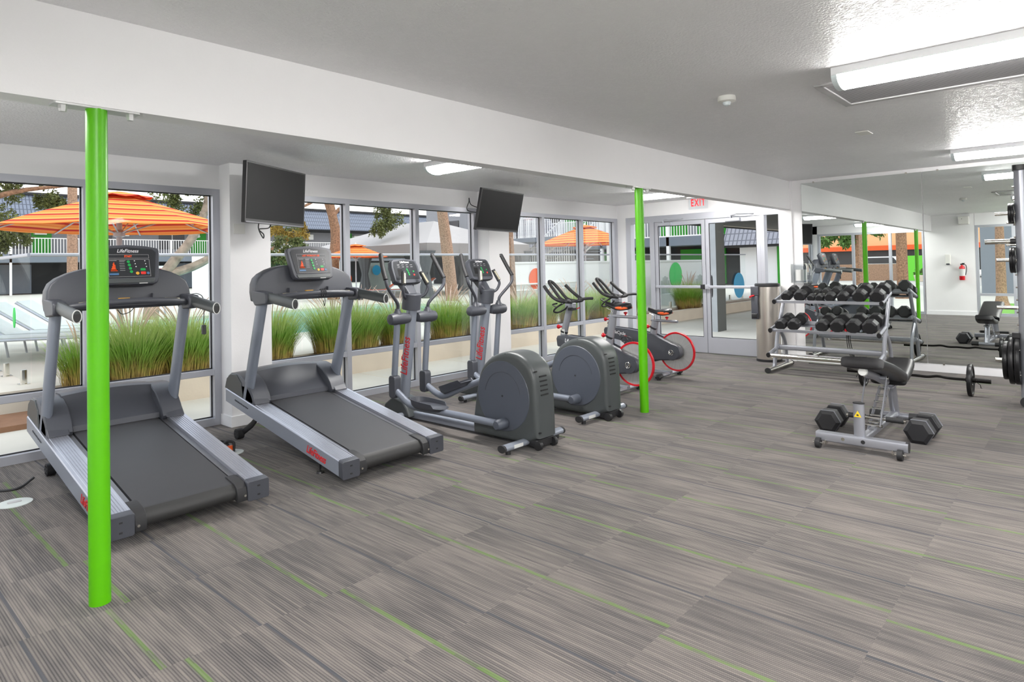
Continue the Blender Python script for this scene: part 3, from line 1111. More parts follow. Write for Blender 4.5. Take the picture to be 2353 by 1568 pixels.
    text(led, .019, 'led_orange', con, at(0, .061), 'display_lettering', extrude=.0004, bold=.0004, sx=.82)
    outline(-.122, .125, -.078, .040)
    MB(M).box(-.112, -.068, -.045, .027, -.0335, -.0328).build('workout_display', 'screen_black', con, smooth=False)
    m_ = MB(M)
    for k, hh in enumerate((.012, .02, .034, .052, .06, .044, .014, .01)):
        m_.box(-.109 + k * .005, -.1055 + k * .005, -.0345, -.0335, -.040, -.040 + hh)
    m_.build('workout_bars', 'led_orange', con, smooth=False)
    for k in range(4):
        m_ = MB(M).lathe([(.0095, -.0325), (.009, -.036), (.0001, -.036)], (-.002 + k * .004, 0, .024 - k * .023), 'y', 16)
        m_.build('program_button', 'green_light_btn', con)
    for x_, hh in ((.035, 0), (.098, 0)):
        for k in range(3):
            MB(M).lathe([(.0035, -.0325), (.003, -.0345), (.0001, -.0345)], (x_ + k * .003, 0, .03 - k * .02), 'y', 12).build('arrow_button', 'logo_white', con)
    MB(M).rbox(.066, .096, -.035, -.0325, -.038, -.022, .004, 'y').build('start_button', 'green_light_btn', con)
    MB(M).rbox(.066, .096, -.0355, -.0325, -.064, -.045, .004, 'y').build('stop_button', 'red_btn', con)
    MB(M).lathe([(.0105, -.0325), (.010, -.0355), (.0001, -.0355)], (.046, 0, -.056), 'y', 16).build('pause_button', 'yellow_btn', con)
    MB(M).lathe([(.009, -.0325), (.0085, -.0355), (.0001, -.0355)], (.110, 0, -.056), 'y', 16).build('enter_button', 'blue_btn', con)
    m_ = MB(M)
    for k in range(6):
        m_.box(-.055, -.025, -.0335, -.0325, .024 - k * .012, .026 - k * .012)
    m_.box(-.112, -.07, -.0335, -.0325, .031, .033); m_.box(-.055, -.018, -.0335, -.0325, .031, .033)
    m_.build('panel_marks', 'grille_grey', con, smooth=False)
    MB(M).box(-.118, -.065, -.0345, -.0328, -.066, -.054).build('reset_button', 'blue_btn', con, smooth=False)
    MB(M).box(.05, .10, -.033, -.0315, -.127, -.122).build('maker_plate', 'label_white', con, smooth=False)
    # red lettering on the outer side of the left rail
    p0 = Vector((-W - .003, .30, .108 + SL * .30))
    text('LifeFitness', .072, 'logo_red', T, frame_m(p0, (0, -1, -SL), (0, 0, 1)), 'brand_lettering', shear=.25, bold=.0008, sx=.78)
    p0 = Vector((-W - .003, 1.36, .118 + SL * 1.36))
    text('FlexDeck Shock Absorption System', .017, 'dark_plastic', T, frame_m(p0, (0, -1, -SL), (0, 0, 1)), 'deck_lettering', shear=.2, sx=.9)
    return T

tmA = treadmill((1.441, 3.655, 0), 'treadmill nearest the viewer, partly hidden by the near green post', 'START')
tmB = treadmill((2.712, 3.545, 0), 'treadmill standing between the near green post and the first elliptical', 'LAST WORKOUT USE')
# safety cords
P = [(.36, .93, 1.23), (.395, .90, 1.232), (.415, .86, 1.19), (.415, .86, 1.02)]
c = MB().tube(P, .0028, 6, smooth=5).build('safety_cord', 'rubber', tmA)
MB().rbox(.402, .428, .852, .868, .955, 1.02, .008, 'y').build('cord_clip', 'black_plastic', c)
MB().tube([(-.07, .99, 1.15), (-.04, 1.0, 1.12), (0, .99, 1.13), (.02, .96, 1.16)], .0028, 6, smooth=5).build('safety_cord', 'rubber', tmA)
mb = MB()
for k in range(3):
    x_ = .0 + k * .018
    mb.tube([(x_ + .002 * math.sin(a), .906 + .026 * math.cos(a), 1.20 + .030 * math.sin(a)) for a in [2 * PI * q / 14 for q in range(14)]], .0028, 6, close=True)
mb.tube([(.02, .885, 1.18), (.025, .88, 1.13), (.02, .885, 1.10), (.012, .885, 1.14)], .0028, 6, smooth=5)
mb.build('safety_cord', 'rubber', tmB)

# ================================================================== ELLIPTICALS
def elliptical(loc, label):
    T = thing('elliptical_trainer', label, 'elliptical trainer', loc, 0, 'elliptical trainers facing the windows')
    prof = [(.67, .035), (.672, .12), (.652, .24), (.61, .44), (.575, .54), (.52, .615), (.45, .665), (.36, .70), (.27, .715), (.18, .705), (.10, .67), (.045, .62), (.012, .55), (.0, .47), (-.008, .35), (-.012, .20), (-.014, .085), (.05, .06), (.12, .035)]
    top = [tuple(p) for p in spline([Vector((p[0], p[1], 0)) for p in prof[1:17]], 3)]
    prof = [prof[0]] + [(p[0], p[1]) for p in top] + prof[17:]
    cy_, cz_ = .33, .36
    def ring(x, ins):
        return [(x, cy_ + (p[0] - cy_) * (1 - ins), cz_ + (p[1] - cz_) * (1 - ins)) for p in prof]
    mb = MB().loft([ring(s_ * x_, i_) for s_, x_, i_ in ((-1, .119, .12), (-1, .118, .09), (-1, .114, .055), (-1, .106, .026), (-1, .094, .009), (-1, .078, .002), (-1, .06, 0), (1, .06, 0), (1, .078, .002), (1, .094, .009), (1, .106, .026), (1, .114, .055), (1, .118, .09), (1, .119, .12))])
    hs = mb.build('drum_housing', 'housing_plastic', T)
    for s in (-1, 1):
        mb = MB().lathe([(.272, s * .104), (.272, s * .118), (.266, s * .123), (.0001, s * .126)], (0, .325, .372), 'x', 56)
        ds = mb.build('drive_disc', 'disc_plastic', T)
        MB().tube([(s * .1255, .325 + .185 * math.cos(a), .372 + .185 * math.sin(a)) for a in [PI * (.05 + .9 * k / 30) for k in range(31)]], .0012, 6).build('disc_ridge', 'dark_plastic', ds)
        MB().cyl((s * .124, .325, .372), (s * .1275, .325, .372), .008).build('hub_screw', 'gasket', ds)
    mb = MB()
    for k in range(5):
        z0 = .540 - k * .034
        for xa, xb in ((-.055, .03), (.040, .098)):
            yy = .010 - (.540 - z0) * .12
            mb.box(xa, xb, yy - .004 + (.010 if xa > 0 else 0), yy + .02, z0 - .0055, z0 + .0055)
    mb.build('vent_slot', 'gasket', hs, smooth=False)
    mb = MB()
    for x_, y_, z_ in ((-.095, .01, .585), (-.085, -.012, .13), (-.10, .30, .695)):
        mb.rbox(x_ - .012, x_ + .012, y_ - .008, y_ + .006, z_ - .006, z_ + .006, .005, 'y')
    mb.build('screw_recess', 'gasket', hs)
    mb = MB()
    mb.prism([(.0, .02), (.0, .075), (.10, .075), (.14, .02)], 'x', -.10, .10)
    mb.build('rear_skirt', 'black_plastic', T, bevel=.004)
    for s in (-1, 1):
        MB().lathe([(.012, -.017), (.034, -.015), (.036, 0), (.034, .015), (.012, .017)], (s * .088, .0, .036), 'x', 24).build('wheel', 'black_plastic', T)
    # rear stabiliser
    mb = MB().tube([(-.355, .115, .05), (.325, .115, .05)], 1., 20, oval=(.036, .026))
    st = mb.build('rear_stabiliser', 'frame_silver', T)
    for xa, xb in ((-.372, -.352), (.322, .342)):
        mb = MB().tube([(xa, .115, .05), (xb, .115, .05)], 1., 20, oval=(.0375, .0275)); mb.build('end_cap', 'rubber', st)
    for x_ in (-.30, .27):
        MB().cyl((x_, .115, 0), (x_, .115, .03), .02).build('foot', 'black_plastic', st)
    MB().box(-.27, -.17, .079, .0815, .04, .066).build('serial_label', 'label_white', st, smooth=False)
    # spine and front stabiliser
    MB().rbox(-.038, .038, .64, 1.68, .012, .078, .012, 'y').build('base_beam', 'frame_silver', T)
    mb = MB().tube([(-.345, 1.60, .045), (.345, 1.60, .045)], 1., 16, oval=(.03, .024))
    st = mb.build('front_stabiliser', 'frame_silver', T)
    for s in (-1, 1):
        MB().tube([(s * .34, 1.60, .045), (s * .36, 1.60, .045)], 1., 16, oval=(.032, .026)).build('end_cap', 'rubber', st)
        MB().cyl((s * .29, 1.60, 0), (s * .29, 1.60, .03), .018).build('foot', 'black_plastic', st)
    mb = MB()
    mb.prism([(1.50, .03), (1.53, .10), (1.60, .17), (1.74, .20), (1.86, .12), (1.90, .03)], 'x', -.10, .10)
    mb.build('column_boot', 'housing_plastic', T, bevel=.015, bseg=3)
    # column
    c0, c1 = Vector((0, 1.70, .14)), Vector((0, 1.555, 1.02))
    col = MB().tube([c0, c1], .049, 28).build('column', 'frame_silver', T)
    dirc = (c1 - c0).normalized()
    m0 = c0 + (c1 - c0) * .49
    nrm = Vector((-.88, -.48, 0)).normalized()
    # lettering climbs the left of the column
    text('LifeFitness', .098, 'logo_red', T, frame_m(m0 + Vector((-.0455, -.0215, 0)), dirc, Vector((-.48, .88, 0)) * -1 if False else Vector((-.43, .90, 0))), 'brand_lettering', shear=.25, bold=.0008, sx=.86)
    # pivot arms
    for s in (-1, 1):
        mb = MB()
        mb.tube([(s * .04, 1.545, .925), (s * .05, 1.545, .925), (s * .10, 1.545, .925), (s * .22, 1.545, .925), (s * .26, 1.545, .925), (s * .278, 1.545, .925)], [.02, .042, .052, .055, .046, .015], 24)
        pv = mb.build('pivot_hub', 'dark_plastic', T)
        MB().lathe([(.040, 0), (.034, .02), (.024, .035), (.022, .05)], (s * .175, 1.545, .965), 'z', 20).build('handle_socket', 'dark_plastic', pv)
        MB().tube([(s * .178, 1.548, .90), (s * .178, 1.60, .42)], .0285, 18).build('lower_arm', 'frame_blue_grey', T, label='slate grey swing arm')
        # moving handle, bowing outwards
        path = [(s * .175, 1.545, 1.0), (s * .185, 1.53, 1.06), (s * .27, 1.50, 1.15), (s * .325, 1.485, 1.215), (s * .34, 1.49, 1.28), (s * .325, 1.55, 1.38), (s * .30, 1.61, 1.50)]
        hd = MB().tube(path[:5], .0155, 14, smooth=6).build('moving_handle', 'dark_plastic', T)
        MB().tube([path[4], path[5], path[6]], .0205, 14, smooth=4).build('foam_grip', 'rubber', hd)
        MB().lathe([(.0205, 0), (.015, .014), (.0001, .018)], path[6], 'z', 14).build('grip_cap', 'rubber', hd)
        # fixed inner grip with pulse plate
        path = [(s * .07, 1.56, 1.10), (s * .12, 1.52, 1.13), (s * .145, 1.50, 1.19), (s * .14, 1.50, 1.225)]
        fx = MB().tube(path, .0145, 14, smooth=5).build('fixed_handle', 'dark_plastic', T)
        MB().tube([(s * .14, 1.50, 1.225), (s * .10, 1.545, 1.345)], .020, 14).build('grip', 'rubber', fx)
        MB().tube([(s * .137, 1.488, 1.24), (s * .104, 1.527, 1.33)], .013, 12).build('pulse_sensor', 'sensor_steel', fx)
    MB().tube([(0, 1.573, 1.0), (0, 1.553, 1.145)], [.084, .088], 32).build('collar', 'dark_plastic', T, bevel=.004)
    mb = MB()
    mb.loft([[(x, y, z) for x, y, z in ((-.05, 1.53, 1.14), (.05, 1.53, 1.14), (.05, 1.62, 1.14), (-.05, 1.62, 1.14))], [(x, y, z) for x, y, z in ((-.055, 1.58, 1.20), (.055, 1.58, 1.20), (.055, 1.68, 1.20), (-.055, 1.68, 1.20))], [(x, y, z) for x, y, z in ((-.07, 1.65, 1.27), (.07, 1.65, 1.27), (.07, 1.74, 1.27), (-.07, 1.74, 1.27))]])
    mb.build('console_neck', 'dark_plastic', T, bevel=.012, bseg=3)
    a = math.radians(22)
    M = Matrix.Translation((0, 1.66, 1.345)) @ Matrix.Rotation(-a, 4, 'X')
    o2 = [(-.10, -.125), (-.14, -.118), (-.158, -.098), (-.160, .04), (-.145, .095), (-.12, .113), (0, .122), (.12, .113), (.145, .095), (.160, .04), (.158, -.098), (.14, -.118), (.10, -.125)]
    mb = MB(M)
    mb.loft([[(p[0] * .96, -.03, p[1] * .96) for p in o2], [(p[0], -.02, p[1]) for p in o2], [(p[0], .02, p[1]) for p in o2], [(p[0] * .7, .07, p[1] * .7) for p in o2]])
    con = mb.build('console', 'dark_plastic', T)
    MB(M).prism([(-.135, -.085), (-.135, .04), (-.12, .09), (0, .105), (.12, .09), (.135, .04), (.135, -.085)], 'y', -.0325, -.029).build('console_face', 'screen_panel', con, smooth=False)
    at = lambda x, z: M @ frame_m((x, -.0335, z), (1, 0, 0), (0, 0, 1))
    text('LifeFitness', .030, 'logo_white', con, at(.0, .083), 'brand_lettering', shear=.35, extrude=.0006, sx=.85)
    m_ = MB(M)
    for z_ in (.055, .035):
        for k in range(4):
            m_.box(-.09 + k * .05, -.065 + k * .05, -.0335, -.0325, z_, z_ + .003)
    m_.build('panel_marks', 'grille_grey', con, smooth=False)
    MB(M).box(-.095, -.045, -.06, .02, 0, 0) if False else None
    MB(M).box(-.1, -.045, -.0335, -.0328, -.055, .015).build('workout_display', 'screen_black', con, smooth=False)
    for k in range(4):
        MB(M).lathe([(.008, -.0325), (.0075, -.0355), (.0001, -.0355)], (.01 + k * .004, 0, .012 - k * .018), 'y', 14).build('program_button', 'green_light_btn', con)
    MB(M).lathe([(.008, -.0325), (.0075, -.0355), (.0001, -.0355)], (.08, 0, -.01), 'y', 14).build('enter_button', 'green_light_btn', con)
    MB(M).lathe([(.0095, -.0325), (.009, -.0355), (.0001, -.0355)], (.08, 0, -.045), 'y', 14).build('stop_button', 'red_btn', con)
    # links and pedals
    def pedal_set(s, joint, path, pc, tilt, crank):
        x = s * .178
        mb = MB()
        mb.rbox(x - .036, x + .036, joint[0] - .045, joint[0] + .045, joint[1] - .10, joint[1] + .10, .03, 'x', 5)
        mb.build('arm_joint', 'dark_plastic', T, bevel=.008, bseg=3)
        lk = MB().tube([(x, y, z) for y, z in path], .029, 18, smooth=6).build('link_bar', 'frame_blue_grey', T, label='slate grey pedal link bar')
        MB().lathe([(.0001, s * .235), (.03, s * .232), (.042, s * .215), (.042, s * .13)], (0, crank[0], crank[1]), 'x', 24).build('crank_cap', 'disc_plastic', lk)
        # pedal tray
        Mp = Matrix.Translation((x, pc[0], pc[1])) @ Matrix.Rotation(tilt, 4, 'X')
        n = 40
        def el(sx, sy, z, front=1.0):
            return [(sx * (abs(math.cos(a)) ** .75) * (1 if math.cos(a) > 0 else -1), sy * (abs(math.sin(a)) ** .8) * (1 if math.sin(a) > 0 else -1), z(math.sin(a)) if callable(z) else z) for a in [2 * PI * k / n for k in range(n)]]
        rim = lambda q: .05 - (.030 if q < -.55 else 0) - .012 * (1 - q)
        mb = MB(Mp)
        mb.loft([el(.07, .17, -.03), el(.085, .20, -.005), el(.092, .212, rim), el(.086, .206, rim), el(.080, .19, .004), el(.02, .05, .002)])
        mb.build('pedal', 'dark_plastic', T)
    pedal_set(-1, (1.60, .315), [(1.60, .29), (1.50, .235), (1.40, .185), (1.28, .168), (1.0, .17), (.65, .17), (.30, .168)], (1.13, .205), 0.0, (.30, .168))
    pedal_set(1, (1.60, .315), [(1.60, .29), (1.52, .25), (1.42, .212), (1.32, .21), (1.10, .30), (.75, .43), (.35, .575)], (1.16, .315), -.36, (.35, .575))
    return T

elA = elliptical((3.785, 3.11, 0), 'elliptical trainer standing right beside the second treadmill')
elB = copy_thing(elA, (4.857, 3.205, 0), None, 'elliptical trainer standing just left of the far green post')

# ================================================================== EXERCISE BIKES
def bike(loc, label, dz_seat):
    """origin on the floor; y runs from the flywheel (rear, towards the viewer) to the handlebar"""
    T = thing('exercise_bike', label, 'exercise bike', loc, 0, 'indoor cycling bikes')
    # flywheel: red rim, spun-metal disc
    hub = (0, .105, .312)
    R0 = .236
    mb = MB()
    sec = [(R0 - .022, -.012), (R0 - .004, -.014), (R0, -.006), (R0, .006), (R0 - .004, .014), (R0 - .022, .012)]
    n = 56
    rings = []
    for k in range(n):
        a = 2 * PI * k / n
        rings.append([(.03 + h, hub[1] + r * math.cos(a), hub[2] + r * math.sin(a)) for r, h in sec])
    mb.loft(rings, cap=False, close=True)
    rim = mb.build('flywheel_rim', 'red_plastic', T)
    MB().lathe([(.0001, .0245), (R0 - .02, .024), (R0 - .02, .036), (.0001, .0355)], (0, hub[1], hub[2]), 'x', 48).build('flywheel_disc', 'flywheel_metal', T, angle=50)
    MB().cyl((-.08, hub[1], hub[2]), (.09, hub[1], hub[2]), .014).build('axle', 'chrome', T)
    # plastic body that runs from the head tube down over the hub
    prof = [(.015, .335), (.03, .375), (.07, .40), (.13, .415), (.25, .462), (.38, .512), (.55, .540), (.75, .562), (.95, .575), (1.08, .565), (1.095, .535), (1.085, .455), (1.0, .445), (.88, .425), (.78, .40), (.70, .36), (.66, .29), (.62, .215), (.55, .185), (.42, .185), (.28, .200), (.13, .215), (.06, .232), (.022, .265), (.008, .30)]
    cy_, cz_ = .42, .36
    ring = lambda x, i_: [(x, cy_ + (p[0] - cy_) * (1 - i_ * .35), cz_ + (p[1] - cz_) * (1 - i_)) for p in prof]
    mb = MB().loft([ring(-.062, .10), ring(-.052, .02), ring(-.03, 0), ring(.0, 0)])
    body = mb.build('frame_cover', 'dark_plastic', T)
    MB().loft([ring(.062, 0), ring(.075, .02), ring(.085, .10)]).build('frame_cover', 'dark_plastic', T)
    MB().tube([(.03, .70, .50), (.03, 1.05, .52)], .03, 12).build('main_tube', 'frame_silver', T)
    MB().lathe([(.092, -.058), (.088, -.066), (.0001, -.070)], (0, .13, .308), 'x', 32).build('hub_cover', 'dark_plastic', body)
    em = MB()
    em.tube([(-.073, .13 + .030 * math.cos(a), .308 + .030 * math.sin(a)) for a in [2 * PI * k / 24 for k in range(24)]], .0035, 6, close=True)
    em.tube([(-.073, .135 + .02, .325), (-.073, .145, .30), (-.073, .13, .29), (-.073, .125, .31), (-.073, .105, .315)], .0035, 6, smooth=4)
    em.build('hub_emblem', 'chrome', body)
    text('LifeCycle', .058, 'logo_white', body, frame_m((-.0635, .86, .508), (0, -1, -.12), (0, 0, 1)), 'brand_lettering', extrude=.001, bold=.0006, sx=.95)
    text('GX', .030, 'logo_red', body, frame_m((-.0635, .76, .466), (0, -1, -.12), (0, 0, 1)), 'model_lettering', extrude=.001, bold=.001)
    # crank and pedals
    cr = MB()
    cr.cyl((-.09, .57, .285), (.11, .57, .285), .018)
    cr.tube([(-.085, .57, .285), (-.085, .66, .40)], .011, 8)
    cr.tube([(.105, .57, .285), (.105, .48, .17)], .011, 8)
    crank = cr.build('crank', 'chrome', T)
    for s, y_, z_ in ((-1, .66, .40), (1, .48, .17)):
        pm = MB()
        x0 = s * .15
        pm.rbox(x0 - .045, x0 + .045, y_ - .045, y_ + .045, z_ - .012, z_ + .012, .012, 'z')
        pm.tube([(x0 - .04, y_ - .03, z_ - .01), (x0 - .042, y_ + .0, z_ + .06), (x0, y_ + .09, z_ + .07), (x0 + .042, y_ + .0, z_ + .06), (x0 + .04, y_ - .03, z_ - .01)], .006, 6, smooth=5)
        pm.tube([(x0, y_ + .05, z_ - .01), (x0, y_ + .11, z_ + .03), (x0, y_ + .09, z_ + .07)], .006, 6, smooth=4)
        pm.build('pedal', 'black_plastic', T)
    # seat post, slider, saddle
    zr = .69 + dz_seat
    MB().tube([(0, .405, .49), (0, .405 - (zr - .49) * .18, zr - .01)], 1., 20, oval=(.03, .045), upx=(0, 1, 0)).build('seat_post', 'frame_bright', T)
    yq = .405 - (zr - .49) * .18
    MB().tube([(0, .398, .575), (0, .39, .595)], 1., 20, oval=(.036, .051), upx=(0, 1, 0)).build('post_collar', 'black_plastic', T)
    MB().lathe([(.010, -.0), (.010, .03), (.022, .035), (.026, .05), (.018, .062), (.0001, .064)], (0, .43, .60), 'y', 20).build('adjust_knob', 'red_plastic', T)
    sl = MB().tube([(0, yq + .05, zr), (0, yq - .30, zr - .006)], 1., 16, oval=(.022, .016)).build('seat_slider', 'frame_bright', T)
    MB().lathe([(.008, 0), (.008, .025), (.018, .03), (.022, .045), (.0001, .05)], (0, yq - .16, zr), 'z', 16).build('seat_knob', 'red_plastic', T)
    zs = zr + .055
    MB().tube([(-.02, yq + .0, zs - .05), (-.02, yq + .0, zs), (-.025, yq + .06, zs + .03)], .005, 8, smooth=3).build('seat_rail', 'chrome', sl)
    # saddle: nose towards the handlebar
    y0 = yq - .20
    stn = [(-.03, .010, .012), (-.01, .055, .022), (.03, .088, .022), (.08, .090, .016), (.13, .066, .008), (.18, .040, .006), (.25, .028, .022), (.285, .018, .028), (.295, .006, .02)]
    mb = MB()
    rings = []
    for dy, w, dz in stn:
        r_ = []
        for k in range(16):
            a = 2 * PI * k / 16
            cz2 = math.sin(a)
            r_.append((w * math.cos(a), y0 + dy, zs + .045 + dz + (.028 * cz2 if cz2 > 0 else .05 * (w / .085) ** .6 * cz2) - .02 * abs(math.cos(a)) * (w / .085)))
        rings.append(r_)
    mb.loft(rings)
    sd = mb.build('saddle', 'leather', T)
    for s in (-1, 1):
        mb = MB()
        mb.loft([[(s * (w * (.90 + .12 * math.cos(a))), y0 + dy, zs + .038 + h_ * math.sin(a)) for a in [2 * PI * k / 12 for k in range(12)]] for dy, w, h_ in ((-.015, .055, .004), (.005, .075, .013), (.04, .090, .018), (.08, .090, .016), (.12, .072, .010), (.14, .058, .003))])
        mb.build('saddle_side', 'orange_plastic', sd)
    # handlebar post
    MB().tube([(0, 1.04, .52), (0, .925, .90)], 1., 20, oval=(.03, .042), upx=(0, 1, 0)).build('handlebar_post', 'frame_bright', T)
    MB().tube([(0, 1.018, .60), (0, 1.012, .62)], 1., 20, oval=(.036, .048), upx=(0, 1, 0)).build('post_collar', 'black_plastic', T)
    MB().lathe([(.010, 0), (.010, .03), (.022, .035), (.026, .05), (.018, .062), (.0001, .064)], (0, 1.05, .665), 'y', 20).build('adjust_knob', 'red_plastic', T)
    MB().box(-.0315, -.030, .985, 1.03, .585, .64).build('warning_label', 'label_white', T, smooth=False)
    hb = MB()
    hb.rbox(-.035, .035, .86, .97, .885, .945, .012, 'y')
    hb.build('stem_clamp', 'frame_bright', T, bevel=.004)
    MB().rbox(-.045, .045, .86, .93, .86, .885, .01, 'z').build('quick_release', 'black_plastic', T)
    MB().tube([(.04, .87, .873), (.10, .86, .885)], .006, 8).build('release_lever', 'red_plastic', T)
    mb = MB()
    L = lambda s: [(s * .0, .90, .955), (s * .12, .86, .965), (s * .20, .90, .975), (s * .225, .98, 1.01), (s * .215, 1.06, 1.07), (s * .20, 1.135, 1.14)]
    mb.tube(L(-1), .0195, 14, smooth=6)
    mb.tube(L(1), .0195, 14, smooth=6)
    mb.tube([(-.055, .86, .96), (-.055, 1.0, .985), (-.05, 1.12, 1.10), (-.035, 1.19, 1.17), (0, 1.215, 1.19), (.035, 1.19, 1.17), (.05, 1.12, 1.10), (.055, 1.0, .985), (.055, .86, .96)], .0185, 14, smooth=5)
    mb.tube([(.09, .87, .975), (.20, .83, .985), (.265, .79, .985)], .017, 12, smooth=4)
    mb.tube([(-.09, .87, .975), (-.18, .84, .975), (-.235, .80, .98)], .017, 12, smooth=4)
    mb.build('handlebar', 'rubber', T)
    mb = MB()
    mb.tube([(-.10, .93, .95), (-.15, 1.0, .90), (-.13, 1.06, .85), (-.06, 1.05, .835), (-.03, .98, .87), (-.03, .93, .91)], .010, 8, smooth=4)
    mb.tube([(-.15, 1.0, .90), (-.16, 1.05, .93), (-.10, 1.03, .94)], .008, 8, smooth=4)
    mb.build('bottle_holder', 'black_plastic', T)
    # base
    MB().rbox(-.03, .03, .17, 1.12, .035, .075, .01, 'y').build('base_beam', 'frame_bright', T)
    MB().tube([(0, .50, .06), (0, .52, .22)], .028, 12).build('strut', 'black_plastic', T)
    for y_ in (.20, 1.12):
        s_ = MB().tube([(-.25, y_, .045), (.25, y_, .045)], 1., 16, oval=(.027, .02)).build('stabiliser', 'frame_bright', T)
        for s in (-1, 1):
            mb = MB()
            mb.loft([[(s * .20, y_ + .035 * math.cos(a), .045 + .028 * math.sin(a)) for a in [2 * PI * k / 14 for k in range(14)]],
                     [(s * .26, y_ + .045 * math.cos(a), .040 + .030 * math.sin(a)) for a in [2 * PI * k / 14 for k in range(14)]],
                     [(s * .285, y_ + .03 * math.cos(a), .032 + .018 * math.sin(a)) for a in [2 * PI * k / 14 for k in range(14)]]])
            mb.build('stabiliser_foot', 'black_plastic', s_)
            MB().cyl((s * .25, y_, 0), (s * .25, y_, .02), .024).build('levelling_pad', 'rubber', s_)
    return T

t_ = NT('flywheel_metal')
p_ = t_.pos(obj=True)
x_, y_, z_ = t_.sep(p_)
ang = t_.math('ARCTAN2', t_.math('SUBTRACT', z_, .312), t_.math('SUBTRACT', y_, .105))
ns_ = t_.noise(t_.comb(t_.math('MULTIPLY', ang, 4.0), 0., 0.), 2.2, 3, .6)
t_.bsdf(t_.mix(ns_, rgb(206, 206, 204), rgb(246, 246, 244)), t_.math('MULTIPLY_ADD', ns_, .25, .2), metal=.8)  # radial shine painted as streaks in colour and roughness
MAT['flywheel_metal'] = t_.m

bike((5.93, 3.55, 0), 'red-rimmed exercise bike behind the far elliptical, with the higher saddle', .125)
bike((7.04, 3.645, 0), 'red-rimmed exercise bike nearest the glass doors, with the lower saddle', -.01)

# ================================================================== BIN
t = thing('waste_bin', 'tall half-round stainless steel waste bin with black lid beside the glass doors', 'waste bin', (8.985, 3.372, 0))
def dprof(r, n=28):
    return [(r * math.cos(a), r * math.sin(a)) for a in [2 * PI * k / n for k in range(n)]]
MB().lathe([(.158, .03), (.158, 1.03)], seg=48, cap=False).build('bin_shell', 'bin_steel', t)
MB().lathe([(.166, 0), (.166, .032), (.155, .036), (.0001, .036)], seg=40).build('bin_base', 'black_plastic', t)
MB().lathe([(.156, 1.02), (.164, 1.03), (.164, 1.058), (.155, 1.068), (.0001, 1.07)], seg=40).build('bin_lid', 'black_plastic', t)
MB().rbox(-.175, -.09, .06, .165, .90, 1.03, .01, 'y').build('bin_mouth', 'dark_plastic', t, bevel=.005)
MB().rbox(-.172, -.09, .07, .162, .58, .90, .01, 'y').build('wipes_door', 'dark_plastic', t, bevel=.005)
MB().rbox(-.185, -.16, .08, .155, .60, .66, .01, 'y').build('door_lip', 'black_plastic', t)
MB().tube([(-.17, .12, .905), (-.205, .15, .895), (-.20, .165, .88)], .012, 8, smooth=3).build('wipe_end', 'red_plastic', t)

# ================================================================== DUMBBELL RACK
t = thing('dumbbell_rack', 'silver two-tier dumbbell rack standing in front of the mirrors', 'dumbbell rack', (8.0, 2.42, 0))
def rk(mb, name, mat='frame_bright', par=None, **kw):
    return mb.build(name, mat, par or t, **kw)
for yy, s in ((.585, 1), (-.615, -1)):
    mb = MB().tube([(-.04, yy, .036), (.76, yy, .036)], 1., 16, oval=(.034, .03))
    ft = rk(mb, 'foot_bar', 'chrome')
    for xa in (-.055, .755):
        MB().tube([(xa, yy, .036), (xa + .02, yy, .036)], 1., 16, oval=(.0365, .0325)).build('end_cap', 'rubber', ft)
    rk(MB().tube([(.17, yy, .05), (.30, yy, .42), (.53, yy, .82), (.58, yy, .92)], 1., 16, oval=(.022, .034), upx=(1, 0, 0)), 'front_leg')
    rk(MB().tube([(.62, yy, .05), (.60, yy, .20), (.545, yy, .36), (.40, yy, .50)], 1., 16, oval=(.020, .030), smooth=5, upx=(1, 0, 0)), 'rear_leg')
    # shelf arms with round grips at their fronts
    for (xf, zf, xr, zr) in ((.235, .865, .66, .965), (.075, .520, .50, .605), (-.01, .225, .36, .30)):
        a = rk(MB().tube([(xf, yy, zf), (xr, yy, zr)], 1., 14, oval=(.018, .026)), 'shelf_arm')
        MB().tube([(xf - .018, yy, zf - .004), (xf + .004, yy, zf + .001)], 1., 16, oval=(.024, .03)).build('arm_cap', 'black_plastic', a)
for nm, (xf, zf, xr, zr) in (('top', (.255, .845, .60, .925)), ('mid', (.095, .50, .44, .568))):
    mb = MB()
    mb.prism([(xf, zf), (xf, zf + .035), (xf + .008, zf + .04), (xf + .012, zf + .012), (xf + .03, zf + .01), (xf + .03, zf)], 'y', -.60, .57) if False else None
    mb.f = None
    dx, dz = xr - xf, zr - zf
    def pr(u, w):
        return (xf + dx * u - .0 * w, zf + dz * u + w)
    pf = [pr(0, 0), pr(0, .034), pr(.02, .036), pr(.025, .01), pr(.17, .01), pr(.17, 0)]
    mb.prism([(a, b) for a, b in pf], 'y', -.60, .57)
    rk(mb, 'front_shelf_rail', bevel=.002)
    mb = MB().prism([(a, b) for a, b in [pr(.72, 0), pr(.72, .012), pr(.97, .012), pr(.98, .05), pr(1.0, .05), pr(1.0, 0)]], 'y', -.60, .57)
    rk(mb, 'rear_shelf_rail', bevel=.002)
    mb = MB().prism([(a, b) for a, b in [pr(.02, .010), pr(.02, .014), pr(.17, .014), pr(.17, .010)]], 'y', -.598, .568)
    rk(mb, 'rubber_strip', 'rubber', smooth=False)
rk(MB().rbox(-.02, .06, -.61, .58, .19, .24, .018, 'y'), 'lower_rail', 'chrome')
rk(MB().rbox(.30, .36, -.61, .58, .255, .315, .012, 'y'), 'lower_back_rail')

